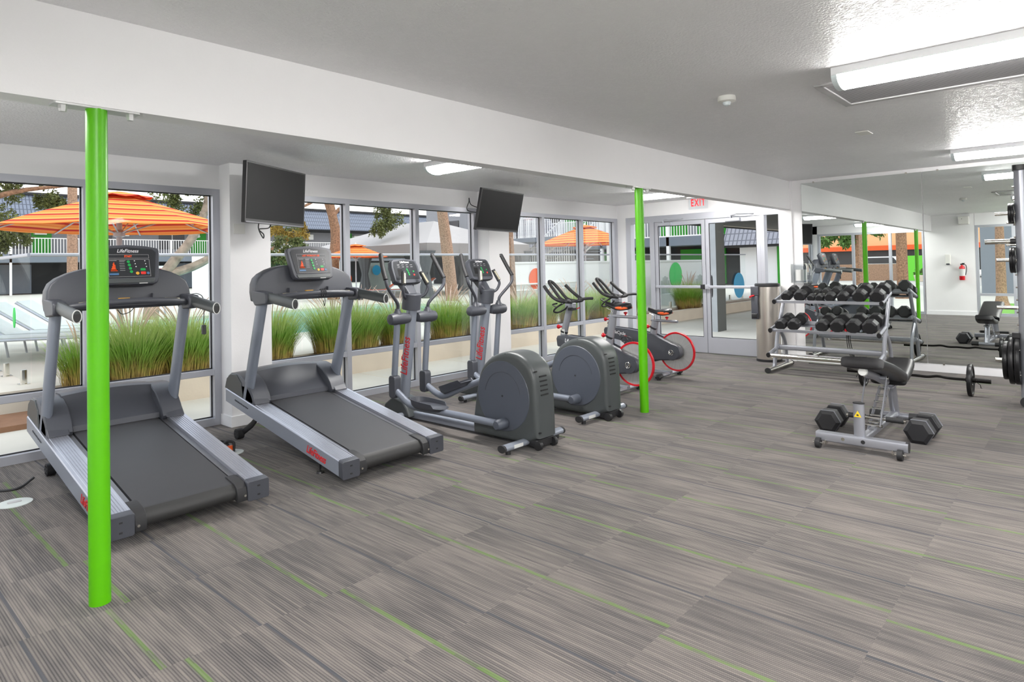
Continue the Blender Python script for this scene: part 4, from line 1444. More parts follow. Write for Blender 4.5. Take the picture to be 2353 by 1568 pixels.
def dumbbell_mb(T, R, L=.155, hl=.11, sides=8, face=.78):
    """hex/round dumbbell along local X, centre at origin"""
    ph = 0. if sides == 6 else .5
    for s in (-1, 1):
        mb = MB()
        rings = []
        for h, r in ((L - hl * .5, R * .90), (L - hl * .45, R), (L + hl * .42, R), (L + hl * .55, R * face)):
            rings.append([(s * h, r * math.cos(2 * PI * (k + ph) / sides), r * math.sin(2 * PI * (k + ph) / sides)) for k in range(sides)])
        mb.loft(rings)
        hd = mb.build('dumbbell_head', 'hex_rubber', T, smooth=False, bevel=.004)
        if sides == 6:
            rg = [[(s * h, R * 1.006 * math.cos(2 * PI * (k + ph) / sides), R * 1.006 * math.sin(2 * PI * (k + ph) / sides)) for k in range(sides)] for h in (L + hl * .22, L + hl * .40)]
            MB().loft(rg).build('weight_band', 'hex_band', hd, smooth=False)
    MB().tube([(-L, 0, 0), (-L * .4, 0, 0), (0, 0, 0), (L * .4, 0, 0), (L, 0, 0)], [.013, .016, .018, .016, .013], 14).build('handle', 'chrome', T)

TOP = [(2.876, .064, 'leftmost and outermost on the top shelf'), (2.711, .074, 'second from the left on the top shelf'), (2.582, .047, 'smallest one, third from the left on the top shelf'),
       (2.484, .049, 'small, fourth from the left on the top shelf'), (2.366, .060, 'fifth from the left on the top shelf'), (2.226, .064, 'sixth from the left on the top shelf'),
       (2.045, .080, 'large, second from the right on the top shelf'), (1.858, .082, 'large, rightmost on the top shelf')]
LOW = [(2.897, .070, 'leftmost on the lower shelf'), (2.742, .073, 'second from the left on the lower shelf, before the gap'), (2.416, .076, 'first right of the gap on the lower shelf'),
       (2.248, .082, 'third from the right on the lower shelf'), (2.078, .084, 'second from the right on the lower shelf'), (1.905, .086, 'rightmost and largest on the lower shelf')]
PR = {}
def rack_db(i, y, R, lab, top):
    key = round(R, 3)
    e = empty('dumbbell')
    dumbbell_mb(e, R, .115 + R * .25, .06 + R * .7)
    (xf, zf, xr, zr) = (8.255, .845, 8.60, .925) if top else (8.095, .50, 8.44, .568)
    sl = math.atan2(zr - zf, xr - xf)
    xm = (xf + xr) / 2 + .01
    zm = (zf + zr) / 2 + .017 + R * math.cos(PI / 8) / math.cos(sl)
    e.location = (xm, y, zm)
    e.rotation_euler = (0, -sl, 0)
    tag(e, 'black rubber dumbbell, ' + lab, 'dumbbell', 'dumbbells on the rack')
for i, (y, R, lab) in enumerate(TOP): rack_db(i, y, R, lab, True)
for i, (y, R, lab) in enumerate(LOW): rack_db(i, y, R, lab, False)

# big hexagonal dumbbells on the floor
for (x, y, yaw, R, lab) in ((5.665, 1.625, .03, .097, 'large black hexagonal dumbbell on the floor, window side of the bench'), (5.70, 1.0, -.02, .099, 'large black hexagonal dumbbell on the floor, room side of the bench')):
    e = empty('hexagonal_dumbbell')
    dumbbell_mb(e, R, .115, .12, 6, .70)
    e.location = (x, y, R * math.cos(PI / 6) + .002)
    e.rotation_euler = (0, 0, yaw)
    tag(e, lab, 'dumbbell', 'large dumbbells on the floor')

# ================================================================== BENCH
t = thing('weight_bench', 'adjustable black-padded silver weight bench with rear wheels', 'weight bench', (5.06, 1.28, 0))
MB().rbox(-.03, .045, -.305, .285, .048, .112, .010, 'y').build('rear_foot', 'frame_bright', t)
MB().tube([(.008, -.288, .082), (.008, -.306, .082)], 1., 16, oval=(.038, .037)).build('foot_cap', 'black_plastic', t)
for s in (-1, 1):
    w = MB().lathe([(.010, -.018), (.036, -.016), (.037, 0), (.036, .016), (.010, .018)], (-.05, s * .262, .038), 'y', 24).build('wheel', 'rubber', t)
    MB().cyl((-.05, s * .262 - .035, .038), (-.05, s * .262 + .035, .038), .007).build('wheel_axle', 'chrome', w)
    MB().box(-.05, .0, s * .215 - .004, s * .215 + .004, .03, .06).build('wheel_bracket', 'chrome', t, smooth=False)
MB().tube([(.012, .0, .10), (.012, .0, .345)], 1., 20, oval=(.026, .037), upx=(0, 1, 0)).build('rear_post', 'frame_bright', t)
MB().tube([(.012, .0, .343), (.012, .0, .352)], 1., 20, oval=(.0275, .0385), upx=(0, 1, 0)).build('post_cap', 'rubber', t)
lb = MB().poly([(-.0235, .022, .255), (-.0235, -.022, .255), (-.0235, 0, .296)])
mb = MB(); mb.prism([(.024, .253), (-.024, .253), (0, .298)], 'x', -.0235, -.0215)
mb.build('warning_triangle', 'yellow_plastic', t, smooth=False)
mb = MB(); mb.prism([(.008, .262), (-.008, .262), (-.004, .276), (.0, .270), (.005, .278)], 'x', -.0242, -.0232); mb.build('warning_symbol', 'gasket', t, smooth=False)
lb2 = MB().cyl((-.031, .10, .082), (-.0285, .10, .082), .012); lb2.build('bolt_head', 'chrome', t)
MB().cyl((-.031, -.03, .082), (-.0285, -.03, .082), .014).build('bolt_cap', 'black_plastic', t)
# spine to the front foot and curved front leg
MB().rbox(.02, 1.10, -.028, .028, .052, .10, .012, 'x').build('spine', 'frame_bright', t)
MB().tube([(1.12, -.10, .055), (1.12, .10, .055)], .026, 14).build('front_foot', 'frame_bright', t)
for s in (-1, 1):
    MB().tube([(1.12, s * .10, .055), (1.12, s * .19, .055)], .034, 16).build('foot_pad', 'rubber', t)
MB().tube([(1.12, 0, .06), (1.07, 0, .16), (1.03, 0, .26), (1.0, 0, .325)], 1., 18, oval=(.042, .034), smooth=5, upx=(0, 1, 0)).build('front_leg', 'frame_bright', t)
MB().box(.88, 1.12, -.035, .035, .318, .330).build('seat_plate', 'frame_bright', t, smooth=False)
# perforated adjusting rack and lift arms
mb = MB()
for s in (-1, 1):
    mb.prism([(.34, .09), (.42, .09), (.80, .335), (.74, .36)], 'y', s * .03 - .003, s * .03 + .003)
mb.build('adjust_rack', 'frame_bright', t, smooth=False)
mb = MB()
for k in range(6):
    f = k / 5
    mb.cyl((.41 + .32 * f, -.038, .135 + .20 * f), (.41 + .32 * f, .038, .135 + .20 * f), .008, seg=10)
mb.build('rack_pin', 'chrome', t)
for s in (-1, 1):
    MB().tube([(.28, s * .072, .13), (.52, s * .072, .462)], 1., 10, oval=(.005, .014), upx=(1, 0, 0)).build('lift_arm', 'frame_bright', t)
for z0, x0 in ((.14, .285), (.458, .52)):
    MB().cyl((x0, -.085, z0), (x0, .085, z0), .010).build('cross_pin', 'chrome', t)
MB().tube([(.52, -.07, .458), (.52, .07, .458)], .019, 14).build('cross_tube', 'frame_bright', t)
mb = MB().tube([(.38, -.22, .175), (.38, .18, .175)], .013, 14)
mb.build('leg_roller_bar', 'chrome', t)
for s in (-1, 1):
    MB().tube([(.38, -.02 + s * .07, .175), (.38, -.02 + s * .185, .175)], .020, 16).build('roller_grip', 'rubber', t)
# back pad: raised on the lift arms, and its carrier with round end
MB().tube([(.15, .0, .552), (.34, 0, .512), (.80, 0, .385)], 1., 16, oval=(.032, .030), smooth=4).build('pad_carrier', 'frame_bright', t)
MB().lathe([(.0001, -.016), (.028, -.014), (.034, 0)], (.15, 0, .552), 'x', 20).build('carrier_cap', 'label_white', t)
def pad(pts, thick, w0, w1, name):
    """cushion following a side profile pts [(x,z)...]; width eases from w0 to w1"""
    mb = MB()
    n = len(pts)
    rings = []
    for i, (x, z) in enumerate(pts):
        d = Vector((pts[min(i + 1, n - 1)][0] - pts[max(i - 1, 0)][0], pts[min(i + 1, n - 1)][1] - pts[max(i - 1, 0)][1])).normalized()
        up = Vector((-d.y, d.x))
        f = i / (n - 1)
        w = w0 + (w1 - w0) * f
        e = min(1.0, .80 + min(i, n - 1 - i) * .2)
        ring = []
        for k in range(24):
            a = 2 * PI * k / 24
            c, s = math.cos(a), math.sin(a)
            yy = w / 2 * e * (abs(c) ** .35) * (1 if c > 0 else -1)
            hh = thick / 2 * e * (abs(s) ** .5) * (1 if s > 0 else -1)
            ring.append((x + up.x * hh, yy, z + up.y * hh))
        rings.append(ring)
    mb.loft(rings)
    return mb.build(name, 'leather', t, angle=60)
pad([(.125, .618), (.13, .617), (.15, .613), (.30, .580), (.50, .535), (.70, .480), (.86, .428), (.885, .419), (.89, .417)], .084, .285, .285, 'back_pad')
pad([(.90, .385), (.905, .384), (.93, .384), (1.05, .396), (1.18, .422), (1.30, .458), (1.345, .476), (1.35, .478)], .078, .27, .21, 'seat_pad')
MB().cyl((.96, 0, .315), (.96, 0, .36), .03).build('seat_hinge', 'frame_bright', t)

# ================================================================== CURL BAR WITH PLATES ON THE FLOOR
t = thing('curl_barbell', 'black curl bar with a weight plate at each end lying by the mirror wall', 'barbell', (7.76, 1.42, .158))
MB().tube([(0, .47, 0), (0, .30, 0), (.0, .20, .010), (0, .11, -.004), (0, 0, .0), (0, -.11, -.004), (0, -.20, .010), (0, -.30, 0), (0, -.47, 0)], .0135, 12, smooth=5).build('bar', 'bar_black', t)
for s in (-1, 1):
    sl = MB().tube([(0, s * .435, 0), (0, s * .64, 0)], .024, 18).build('sleeve', 'bar_black', t)
    mb = MB().lathe([(.03, -.0), (.05, -.018), (.075, -.016), (.085, -.010), (.128, -.010), (.135, -.018), (.156, -.018), (.158, -.012), (.158, .012), (.156, .018), (.135, .018), (.128, .010), (.085, .010), (.075, .016), (.05, .018), (.03, 0)], (0, s * .475, 0), 'y', 40)
    mb.build('weight_plate', 'iron_black', t)
    mb = MB().tube([(0, s * (.508 + .004 * k), .0) for k in range(1)] + [(.027 * math.cos(a), s * (.505 + .002 * a), .027 * math.sin(a)) for a in [k * PI / 6 for k in range(0, 20)]] + [(.03, s * .55, -.05), (.015, s * .555, -.075), (.04, s * .56, -.08)], .003, 6)
    mb.build('spring_collar', 'bar_black', t)

# ================================================================== WEIGHT MACHINE AT THE RIGHT EDGE
t = thing('smith_machine', 'tall silver barbell rack machine with weight plates on storage pegs at the right edge', 'weight machine', (7.50, .485, 0))
def plate(mb, x, y, z, R, th, ax='y'):
    mb.lathe([(.028, -th / 2), (R * .34, -th / 2), (R * .42, -th * .28), (R * .82, -th * .28), (R * .88, -th / 2), (R * .985, -th / 2), (R, -th * .3), (R, th * .3), (R * .985, th / 2), (R * .88, th / 2), (R * .82, th * .28), (R * .42, th * .28), (R * .34, th / 2), (.028, th / 2)], (x, y, z), ax, 40)
MB().tube([(0, 0, .03), (0, 0, 2.16)], 1., 24, oval=(.042, .05)).build('upright', 'frame_bright', t)
MB().tube([(0, -1.15, .03), (0, -1.15, 2.16)], 1., 24, oval=(.042, .05)).build('upright', 'frame_bright', t)
MB().tube([(.0, .0, .055), (.0, -1.15, .055)], 1., 16, oval=(.03, .04)).build('base_tie', 'frame_bright', t)
MB().tube([(0, 0, 2.16), (0, -1.15, 2.16)], 1., 16, oval=(.03, .04)).build('top_tie', 'frame_bright', t)
for yy in (0, -1.15):
    b = MB().tube([(-.08, yy, .05), (.85, yy, .05)], 1., 16, oval=(.045, .045)).build('foot_beam', 'frame_bright', t)
    MB().tube([(-.095, yy, .05), (-.075, yy, .05)], 1., 16, oval=(.055, .05)).build('foot_cap', 'rubber', b)
    MB().tube([(.75, yy, .05), (.75, yy, 2.05)], 1., 16, oval=(.035, .04)).build('rear_upright', 'frame_bright', t)
    MB().tube([(0, yy, 2.14), (.75, yy, 2.05)], 1., 12, oval=(.03, .035)).build('side_tie', 'frame_bright', t)
    c = MB(); c.rbox(-.10, .07, yy - .055, yy + .055, 2.155, 2.20, .04, 'z', 6); c.build('top_cap', 'black_plastic', t)
for k in range(16):
    MB().cyl((-.02, .046, .28 + k * .115), (-.02, .060, .28 + k * .115), .008, seg=8).build('catch_pin', 'chrome', t, smooth=False)
# storage pegs on the upright, each with what is on it
for z, L, R, nn in ((1.765, .165, .095, 2), (1.335, .165, .12, 2), (.895, .175, 0, 0), (.41, .20, .215, 3)):
    pg = MB().tube([(0, .03, z), (0, .03 + L, z)], .0165 if z > .5 else .018, 16).build('storage_peg', 'chrome', t)
    for k in range(nn):
        mb = MB()
        RR = R * (1 if k < 2 else .82)
        plate(mb, 0, .062 + k * (.022 if R < .2 else .044), z, RR, .020 if R < .2 else .036)
        mb.build('weight_plate', 'iron_black', t)
MB().tube([(.0, .02, 1.68), (0, .11, 1.68)], .012, 12).build('plate_pin', 'chrome', t)
sl = MB().tube([(.02, .05, 1.508), (.02, .28, 1.508)], .024, 20).build('bar_sleeve', 'chrome', t)
MB().tube([(.02, .03, 1.508), (.02, .09, 1.508)], .034, 16).build('sleeve_collar', 'black_plastic', t)
MB().tube([(.02, .05, 1.508), (.02, -1.2, 1.508)], .014, 14).build('barbell', 'chrome', t)
MB().tube([(.0, .04, 1.475), (.0, .12, 1.475)], .012, 12).build('hook_pin', 'chrome', t)
MB().box(-.04, .05, .04, .10, .62, .67).build('bumper', 'rubber', t, smooth=False, bevel=.006)

# ================================================================== SMALL THINGS ON WALLS AND FLOOR
t = thing('wipes_dispenser', 'clear acrylic box mounted on the wall edge above the left end of the dumbbell rack', 'dispenser', (9.10, 2.975, 1.20))
MB().box(-.045, .048, -.11, .10, -.13, .13).build('acrylic_box', 'acrylic_clear', t, smooth=False)
mb = MB()
for s in (-.108, .098):
    mb.box(-.047, -.043, s - .003, s + .003, -.13, .13)
for z in (-.13, .127):
    mb.box(-.047, -.043, -.11, .10, z, z + .003)
mb.build('box_edge', 'label_white', t, smooth=False)
MB().cyl((0, 0, -.10), (0, 0, .05), .055, seg=24).build('wipes_roll', 'label_white', t)

t = thing('floor_outlet', 'round pale floor socket cover beside the nearer treadmill', 'floor outlet', (.885, 4.905, 0), 0, 'round floor sockets')
MB().lathe([(.092, 0), (.092, .004), (.082, .007), (.0001, .007)], seg=36).build('cover_ring', 'towel_grey', t)
MB().rbox(-.035, .035, -.016, .016, .006, .012, .01, 'z').build('socket_flap', 'grille_grey', t)
t2 = copy_thing(t, (2.215, 4.925, 0), None, 'round pale floor socket cover between the two treadmills, with plugs')
t = thing('power_plug', 'black and orange cable plugs in the floor socket between the treadmills', 'plug', (2.16, 4.92, .012))
MB().tube([(.0, .03, .01), (-.02, .07, .05), (.02, .09, .07), (.05, .05, .05), (.05, .02, .0)], .009, 8, smooth=5).build('cable', 'rubber', t)
MB().tube([(.06, -.03, .004), (.075, .0, .06), (.04, .02, .075), (.0, .01, .055), (.0, -.03, .004)], .011, 8, smooth=5).build('cable', 'rubber', t)
MB().rbox(.02, .055, -.035, -.01, .0, .05, .008, 'z').build('plug_body', 'orange_plastic', t)
MB().tube([(1.06, 5.30, .03), (.95, 5.20, .008), (.80, 5.28, .008), (.60, 5.35, .008), (.2, 5.2, .008)], .008, 8, smooth=6).build('extension_cable', 'rubber', None, label='black power cord on the carpet under the window by the nearest treadmill', category='cord')
t = thing('wall_outlet', 'wall socket with red plug and hanging black cables behind the dumbbell rack', 'power outlet', (9.150, 2.41, .47))
MB().box(-.004, .008, -.035, .035, -.055, .055).build('socket_plate', 'label_white', t, smooth=False)
MB().box(-.03, -.004, .0, .03, -.03, .02).build('red_plug', 'red_plastic', t, smooth=False, bevel=.003)
MB().box(-.03, -.004, -.03, -.003, -.03, .02).build('black_plug', 'black_plastic', t, smooth=False, bevel=.003)
MB().tube([(-.02, -.015, -.03), (-.03, -.02, -.2), (-.05, -.06, -.40), (-.10, -.05, -.455), (-.16, .12, -.462), (-.14, .45, -.462)], .005, 8, smooth=6).build('cable', 'rubber', t)
MB().tube([(-.02, .015, -.03), (-.03, .0, -.22), (-.05, -.05, -.40), (-.10, -.05, -.455)], .005, 8, smooth=6).build('cable', 'rubber', t)

# things on the rear wall, seen in the mirror
t = thing('fire_extinguisher', 'red fire extinguisher with white label hanging on the rear wall, seen in the mirror', 'fire extinguisher', (XB + .075, 2.475, .86))
MB().lathe([(.0001, .0), (.05, .0), (.058, .012), (.058, .30), (.045, .335), (.02, .35), (.018, .37)], seg=28).build('cylinder', 'red_plastic', t)
MB().lathe([(.0592, .10), (.0592, .27)], seg=28, cap=False).build('label_wrap', 'label_white', t)
mb = MB().box(-.012, .012, -.05, .03, .37, .40); mb.box(-.01, .01, -.06, .0, .40, .415); mb.build('valve_handle', 'gasket', t, smooth=False)
MB().tube([(0, -.02, .38), (0, -.08, .36), (0, -.09, .24), (0, -.068, .12)], .008, 8, smooth=5).build('hose', 'rubber', t)
t = thing('hand_dispenser', 'white wall dispenser on the rear wall, seen in the mirror', 'dispenser', (XB + .05, 2.755, 1.37))
MB().rbox(-.05, .05, -.055, .055, -.12, .12, .02, 'z').build('dispenser_body', 'white_plastic', t)
MB().box(-.03, .052, -.035, .035, -.135, -.10).build('dispenser_nozzle', 'dark_plastic', t, smooth=False)
t = thing('wall_unit', 'small white box unit high on the rear wall, seen in the mirror', 'wall unit', (XB + .10, 2.40, 2.31))
MB().rbox(-.10, .10, -.10, .10, -.095, .095, .02, 'y').build('unit_body', 'white_plastic', t)
MB().cyl((.10, .03, .03), (.104, .03, .03), .008).build('indicator', 'gasket', t)

# ================================================================== OUTSIDE: GROUND, PLANTER, POOL
random.seed(7)
mb = MB().box(-60, 70, YW + .135, 7.42, -.12, -.02)
mb.box(XE + .11, 70, -20, YW + .14, -.12, -.02)
mb.box(-60, XB - .13, -20, YW + .14, -.12, -.021)
mb.box(-60, XE + .12, -20, YR - .12, -.12, -.022)
struct('ground', mb, 'concrete_pale', smooth=False)
mb = MB()
for k in range(18):
    mb.box(-1 + k * 1.52, -.988 + k * 1.52, YW + .14, 7.42, -.0205, -.0185)
struct('ground_joint', mb, 'concrete_curb', smooth=False)
mb = MB().box(1.85, 22, 7.42, 7.57, -.1, .235)
struct('trim_2', mb, 'concrete_curb', smooth=False, bevel=.008)
mb = MB().box(-6, 1.85, 7.30, 8.0, -.1, .03).box(1.85, 22, 7.56, 8.0, -.1, .19)
struct('ground_soil', mb, 'soil', smooth=False)
mb = MB()
PX0, PX1, PY0, PY1 = 5.3, 13.5, 10.9, 17.6
mb.box(-20, 60, 7.98, PY0, -.1, .245)
mb.box(-20, PX0, PY0 - .001, PY1, -.1, .245)
mb.box(PX1, 60, PY0 - .001, PY1, -.1, .245)
mb.box(-20, 60, PY1 - .001, 62, -.1, .244)
struct('ground_deck', mb, 'concrete_pale', smooth=False)
tag(MB().box(PX0, PX1, PY0, PY1, .05, .17).build('pool_water', 'pool_water', None, smooth=False), 'turquoise water of the swimming pool beyond the glass fence', 'pool', kind='stuff')
struct('ground_road', MB().box(-60, -24, -20, 40, -.03, -.012), 'asphalt', smooth=False)
tag(struct('lawn', MB().box(-6.5, XB - .6, .3, 2.35, -.03, .0), 'lawn', smooth=False), 'strip of green lawn outside the rear window, seen in the mirror', 'lawn', kind='stuff')

# ------------------------------------------------------------------ ornamental grasses
def grass(x, y, z, h, spread, n, label, plumes=5, seed=0):
    rnd = random.Random(seed)
    t = thing('ornamental_grass', label, 'ornamental grass', (x, y, z), 0, 'ornamental grasses in the planter')
    mb = MB()
    for i in range(n):
        a = rnd.uniform(0, 2 * PI)
        r0 = rnd.random() ** .6 * spread * .38
        L = h * rnd.uniform(.55, 1.08)
        lean = rnd.uniform(.05, .55) + r0 * .6
        bx, by = r0 * math.cos(a), r0 * math.sin(a)
        w = rnd.uniform(.0022, .0042)
        a2 = a + rnd.uniform(-.5, .5)
        dx, dy = math.cos(a2), math.sin(a2)
        px, py = -dy, dx
        P = []
        for s_ in (0, .4, .75, 1.0):
            out = lean * L * s_ ** 1.9
            P.append((bx + dx * out, by + dy * out, L * s_ * (1 - .22 * lean * s_)))
        v = []
        for k, p in enumerate(P[:-1]):
            ww = w * (1 - .2 * k)
            v.append((mb._v((p[0] - px * ww, p[1] - py * ww, p[2])), mb._v((p[0] + px * ww, p[1] + py * ww, p[2]))))
        tip = mb._v(P[-1])
        for k in range(len(v) - 1):
            mb.face([v[k][0], v[k][1], v[k + 1][1], v[k + 1][0]])
        mb.face([v[-1][0], v[-1][1], tip])
    mb.build('blades', 'grass_blades', t, smooth=False, kind='stuff')
    if plumes:
        mb = MB()
        for i in range(plumes):
            a = rnd.uniform(0, 2 * PI)
            L = h * rnd.uniform(1.0, 1.25)
            ln = rnd.uniform(.15, .5)
            p = [(0, 0, .1), (ln * .3 * math.cos(a) * L, ln * .3 * math.sin(a) * L, L * .6), (ln * .75 * math.cos(a) * L, ln * .75 * math.sin(a) * L, L * .88), (ln * math.cos(a) * L * 1.1, ln * math.sin(a) * L * 1.1, L)]
            mb.tube(p, [.0012, .0012, .0075, .002], 6, smooth=3)
        mb.build('plumes', 'grass_plume', t, kind='stuff')
    return t
GR = [(1.95, 7.74, .62, .34, 500, 'thin grass clump behind the mullion left of the near green post', 3),
      (2.42, 7.76, .80, .62, 1700, 'broad grass clump directly behind the nearest treadmill', 9),
      (2.98, 7.76, .78, .62, 1700, 'broad grass clump at the right edge of the left window group', 8),
      (4.02, 7.75, .80, .50, 1300, 'grass clump just right of the nearer white pier', 7),
      (4.92, 7.75, .82, .55, 1400, 'grass clump behind the second treadmill handrail', 8),
      (5.36, 7.76, .78, .50, 1100, 'grass clump just right of the first mullion past the second treadmill', 7),
      (5.98, 7.74, .74, .48, 1100, 'grass clump behind the first elliptical column', 7),
      (7.02, 7.75, .78, .58, 1400, 'grass clump between the two ellipticals', 8),
      (7.62, 7.76, .66, .46, 900, 'low grass clump just left of the second white pier', 5),
      (8.80, 7.75, .72, .52, 1200, 'grass clump just right of the second white pier', 7),
      (9.45, 7.76, .74, .50, 1100, 'grass clump behind the first exercise bike handlebar', 7),
      (10.4, 7.75, .76, .55, 1100, 'grass clump in the middle pane behind the bikes', 7),
      (11.4, 7.76, .76, .55, 1100, 'grass clump in the last pane before the room corner', 8),
      (12.3, 7.75, .74, .5, 800, 'grass clump by the room corner behind the farther bike', 5),
      (15.3, 7.75, .80, .62, 1400, 'tall grass clump seen through the left glass door', 6),
      (16.6, 7.76, .42, .35, 500, 'small grass clump seen through the left glass door', 0)]
for i, (x, y, h, sp, n, lab, pl) in enumerate(GR):
    grass(x, y, .19, h, sp * 1.25, int(n * 1.5), lab, pl * 2, i + 11)

# ------------------------------------------------------------------ glass pool fence
def fence_panel(p, q, label, extra=None):
    p, q = Vector(p), Vector(q)
    L = (q - p).length
    t = thing('fence_panel', label, 'fence panel', (p.x, p.y, .245), math.atan2(q.y - p.y, q.x - p.x), 'glass pool fence panels')
    MB().box(.012, L - .012, -.006, .006, .04, 1.345).build('glass', 'fence_glass', t, smooth=False)
    for f in (.2, .8):
        mb = MB().rbox(L * f - .025, L * f + .025, -.028, .028, .0, .15, .012, 'z')
        mb.box(L * f - .05, L * f + .05, -.05, .05, 0, .008)
        mb.build('spigot', 'chrome', t)
    MB().rbox(0, L, -.02, .02, 1.335, 1.372, .008, 'x').build('top_rail', 'aluminium', t)
    return t
for k in range(12):
    x0 = 1.60 + k * 1.52
    fence_panel((x0, 8.1), (x0 + 1.52, 8.1), 'glass pool fence panel behind the grasses, %s from the left corner' % ('first', 'second', 'third', 'fourth', 'fifth', 'sixth', 'seventh', 'eighth', 'ninth', 'tenth', 'eleventh', 'twelfth')[k])
for k in range(3):
    fence_panel((1.60, 8.12 + k * 1.4), (1.60, 9.52 + k * 1.4), 'glass side fence panel at far left, %s' % ('nearest the windows', 'middle one', 'farthest from the windows')[k])
def disc(x, y, z, r, mat, label, ax='y', ry=1.0):
    mb = MB().lathe([(r, -.004), (r, .004), (.0001, .004)], (0, 0, 0), ax, 48)
    o = mb.build('decal', mat, None, smooth=False, label=label, category='decal', group='coloured dots on the pool fence')
    o.location = (x, y, z)
    o.scale = (1, 1, ry)
    return o
# white wall panels behind the fence
t = thing('pool_wall', 'low white wall behind the pool fence, left of the doors', 'wall', (9.6, 9.0, .245))
mb = MB()
mb.box(0, 9.6, -.0, .12, 0, 1.20)
mb.build('wall_panel', 'pool_wall_white', t, smooth=False)
MB().box(-.02, 9.62, -.02, .14, 1.19, 1.225).build('wall_cap', 'pool_wall_white', t, smooth=False)
mb = MB().tube([(0, -.05, .75), (2.6, -.05, .75), (2.6, -.05, .9)], .02, 8); mb.tube([(0, -.05, .62), (2.62, -.05, .62)], .02, 8)
mb.build('pipe', 'white_plastic', t)
disc(10.72, 8.985, 1.10, .23, 'orange_decal', 'orange dot on the low white pool wall')
disc(17.0, 8.985, 1.03, .37, 'green_decal', 'big green dot seen through the left glass door')
disc(19.25, 8.07, .66, .385, 'blue_decal', 'big blue dot seen through the right glass door')
disc(14.7, 8.985, .80, .06, 'green_decal', 'tiny green dot on the white wall beside the big green dot')
o = disc(1.585, 8.75, .93, .05, 'green_decal', 'narrow green dot on the side glass fence at the far left', 'x', 2.2)

# ------------------------------------------------------------------ umbrellas
def umbrella(x, y, z0, rim, apex, R, label, rot=.2, pole=.025):
    t = thing('patio_umbrella', label, 'patio umbrella', (x, y, z0), rot, 'striped orange umbrellas')
    rim -= z0; apex -= z0
    def canopy(Ro, zo, Ri, zi, sag, name, th=.006):
        rings = []
        for f in (0, .25, .5, .75, 1.0):
            r = Ro + (Ri - Ro) * f
            z = zo + (zi - zo) * (f ** .92)
            ring = []
            for k in range(32):
                a = 2 * PI * k / 32
                m = k % 4
                dip = (0, .65, 1., .65)[m]
                c8 = math.cos(PI / 8) / math.cos(((a + PI / 8) % (PI / 4)) - PI / 8)
                c8 = (math.cos(PI / 8) / math.cos((a % (PI / 4)) - PI / 8))
                ring.append((r * c8 * math.cos(a), r * c8 * math.sin(a), z - sag * dip * (1 - f)))
            rings.append(ring)
        mb = MB()
        mb.loft(rings, cap=False)
        mb.loft([[(p[0] * .995, p[1] * .995, p[2] - th) for p in r] for r in rings], cap=False)
        return mb.build(name, 'umbrella_stripe', t, angle=80)
    cn = canopy(R, rim, .05, apex - (apex - rim) * .05, .015, 'canopy')
    canopy(.40, apex - (apex - rim) * .13, .06, apex, .02, 'vent_cap')
    MB().tube([(0, 0, 0), (0, 0, apex - .01)], pole, 14).build('pole', 'aluminium', t)
    MB().lathe([(.0001, .06), (.02, .045), (.03, 0)], (0, 0, apex), 'z', 12).build('finial', 'white_plastic', t)
    MB().lathe([(.03, -.02), (.07, .0), (.07, .05), (.03, .09)], (0, 0, rim - .10 + .0), 'z', 16).build('hub', 'aluminium', t)
    for k in range(8):
        a = k * PI / 4
        MB().tube([(0, 0, apex - .04), (R * .985 * math.cos(a), R * .985 * math.sin(a), rim - .012)], .010, 6).build('rib', 'aluminium', t)
        e = .55
        MB().tube([(.05 * math.cos(a), .05 * math.sin(a), rim - .06), (R * e * math.cos(a), R * e * math.sin(a), apex + (rim - apex) * e - .03)], .009, 6).build('strut', 'aluminium', t)
    MB().lathe([(.25, 0), (.25, .05), (.05, .07), (.04, .3), (.026, .32)], (0, 0, 0), 'z', 20).build('base', 'dark_plastic', t)
    return t
umbrella(2.85, 9.55, .245, 1.985, 2.47, 1.42, 'striped orange umbrella behind the nearest treadmill and near green post', .30, .035)
umbrella(14.2, 20.8, .244, 1.86, 2.36, 1.2, 'small striped orange umbrella beyond the pool, above the second treadmill', .1)
umbrella(16.35, 11.7, .245, 2.02, 2.62, 1.55, 'striped orange umbrella above the low white wall behind the bikes', .25)

# ------------------------------------------------------------------ grey cabana
t = thing('cabana', 'grey canvas cabana with gathered curtains beyond the pool', 'cabana', (19.1, 23.1, .244))
hx, hy = 3.0, 4.2
zt, ze = 3.25, 2.12
mb = MB()
def roofquad(ps): mb.poly(ps)
a_, b_, c_, d_ = (-hx, -hy, ze), (hx, -hy, ze), (hx, hy, ze), (-hx, hy, ze)
r1, r2q = (0, -hy + hx, zt), (0, hy - hx, zt)
for q in ([a_, b_, r1], [b_, c_, r2q, r1], [c_, d_, r2q], [d_, a_, r1, r2q]):
    mb.poly(q)
    mb.poly([(p[0], p[1], p[2] - .02) for p in q][::-1])
mb.build('canopy_roof', 'canvas_grey', t, smooth=False)
mb = MB()
for x0, x1, y0, y1 in ((-hx, hx, -hy - .01, -hy + .01), (-hx, hx, hy - .01, hy + .01), (-hx - .01, -hx + .01, -hy, hy), (hx - .01, hx + .01, -hy, hy)):
    mb.box(x0, x1, y0, y1, ze - .42, ze)
mb.build('valance', 'canvas_valance', t, smooth=False)
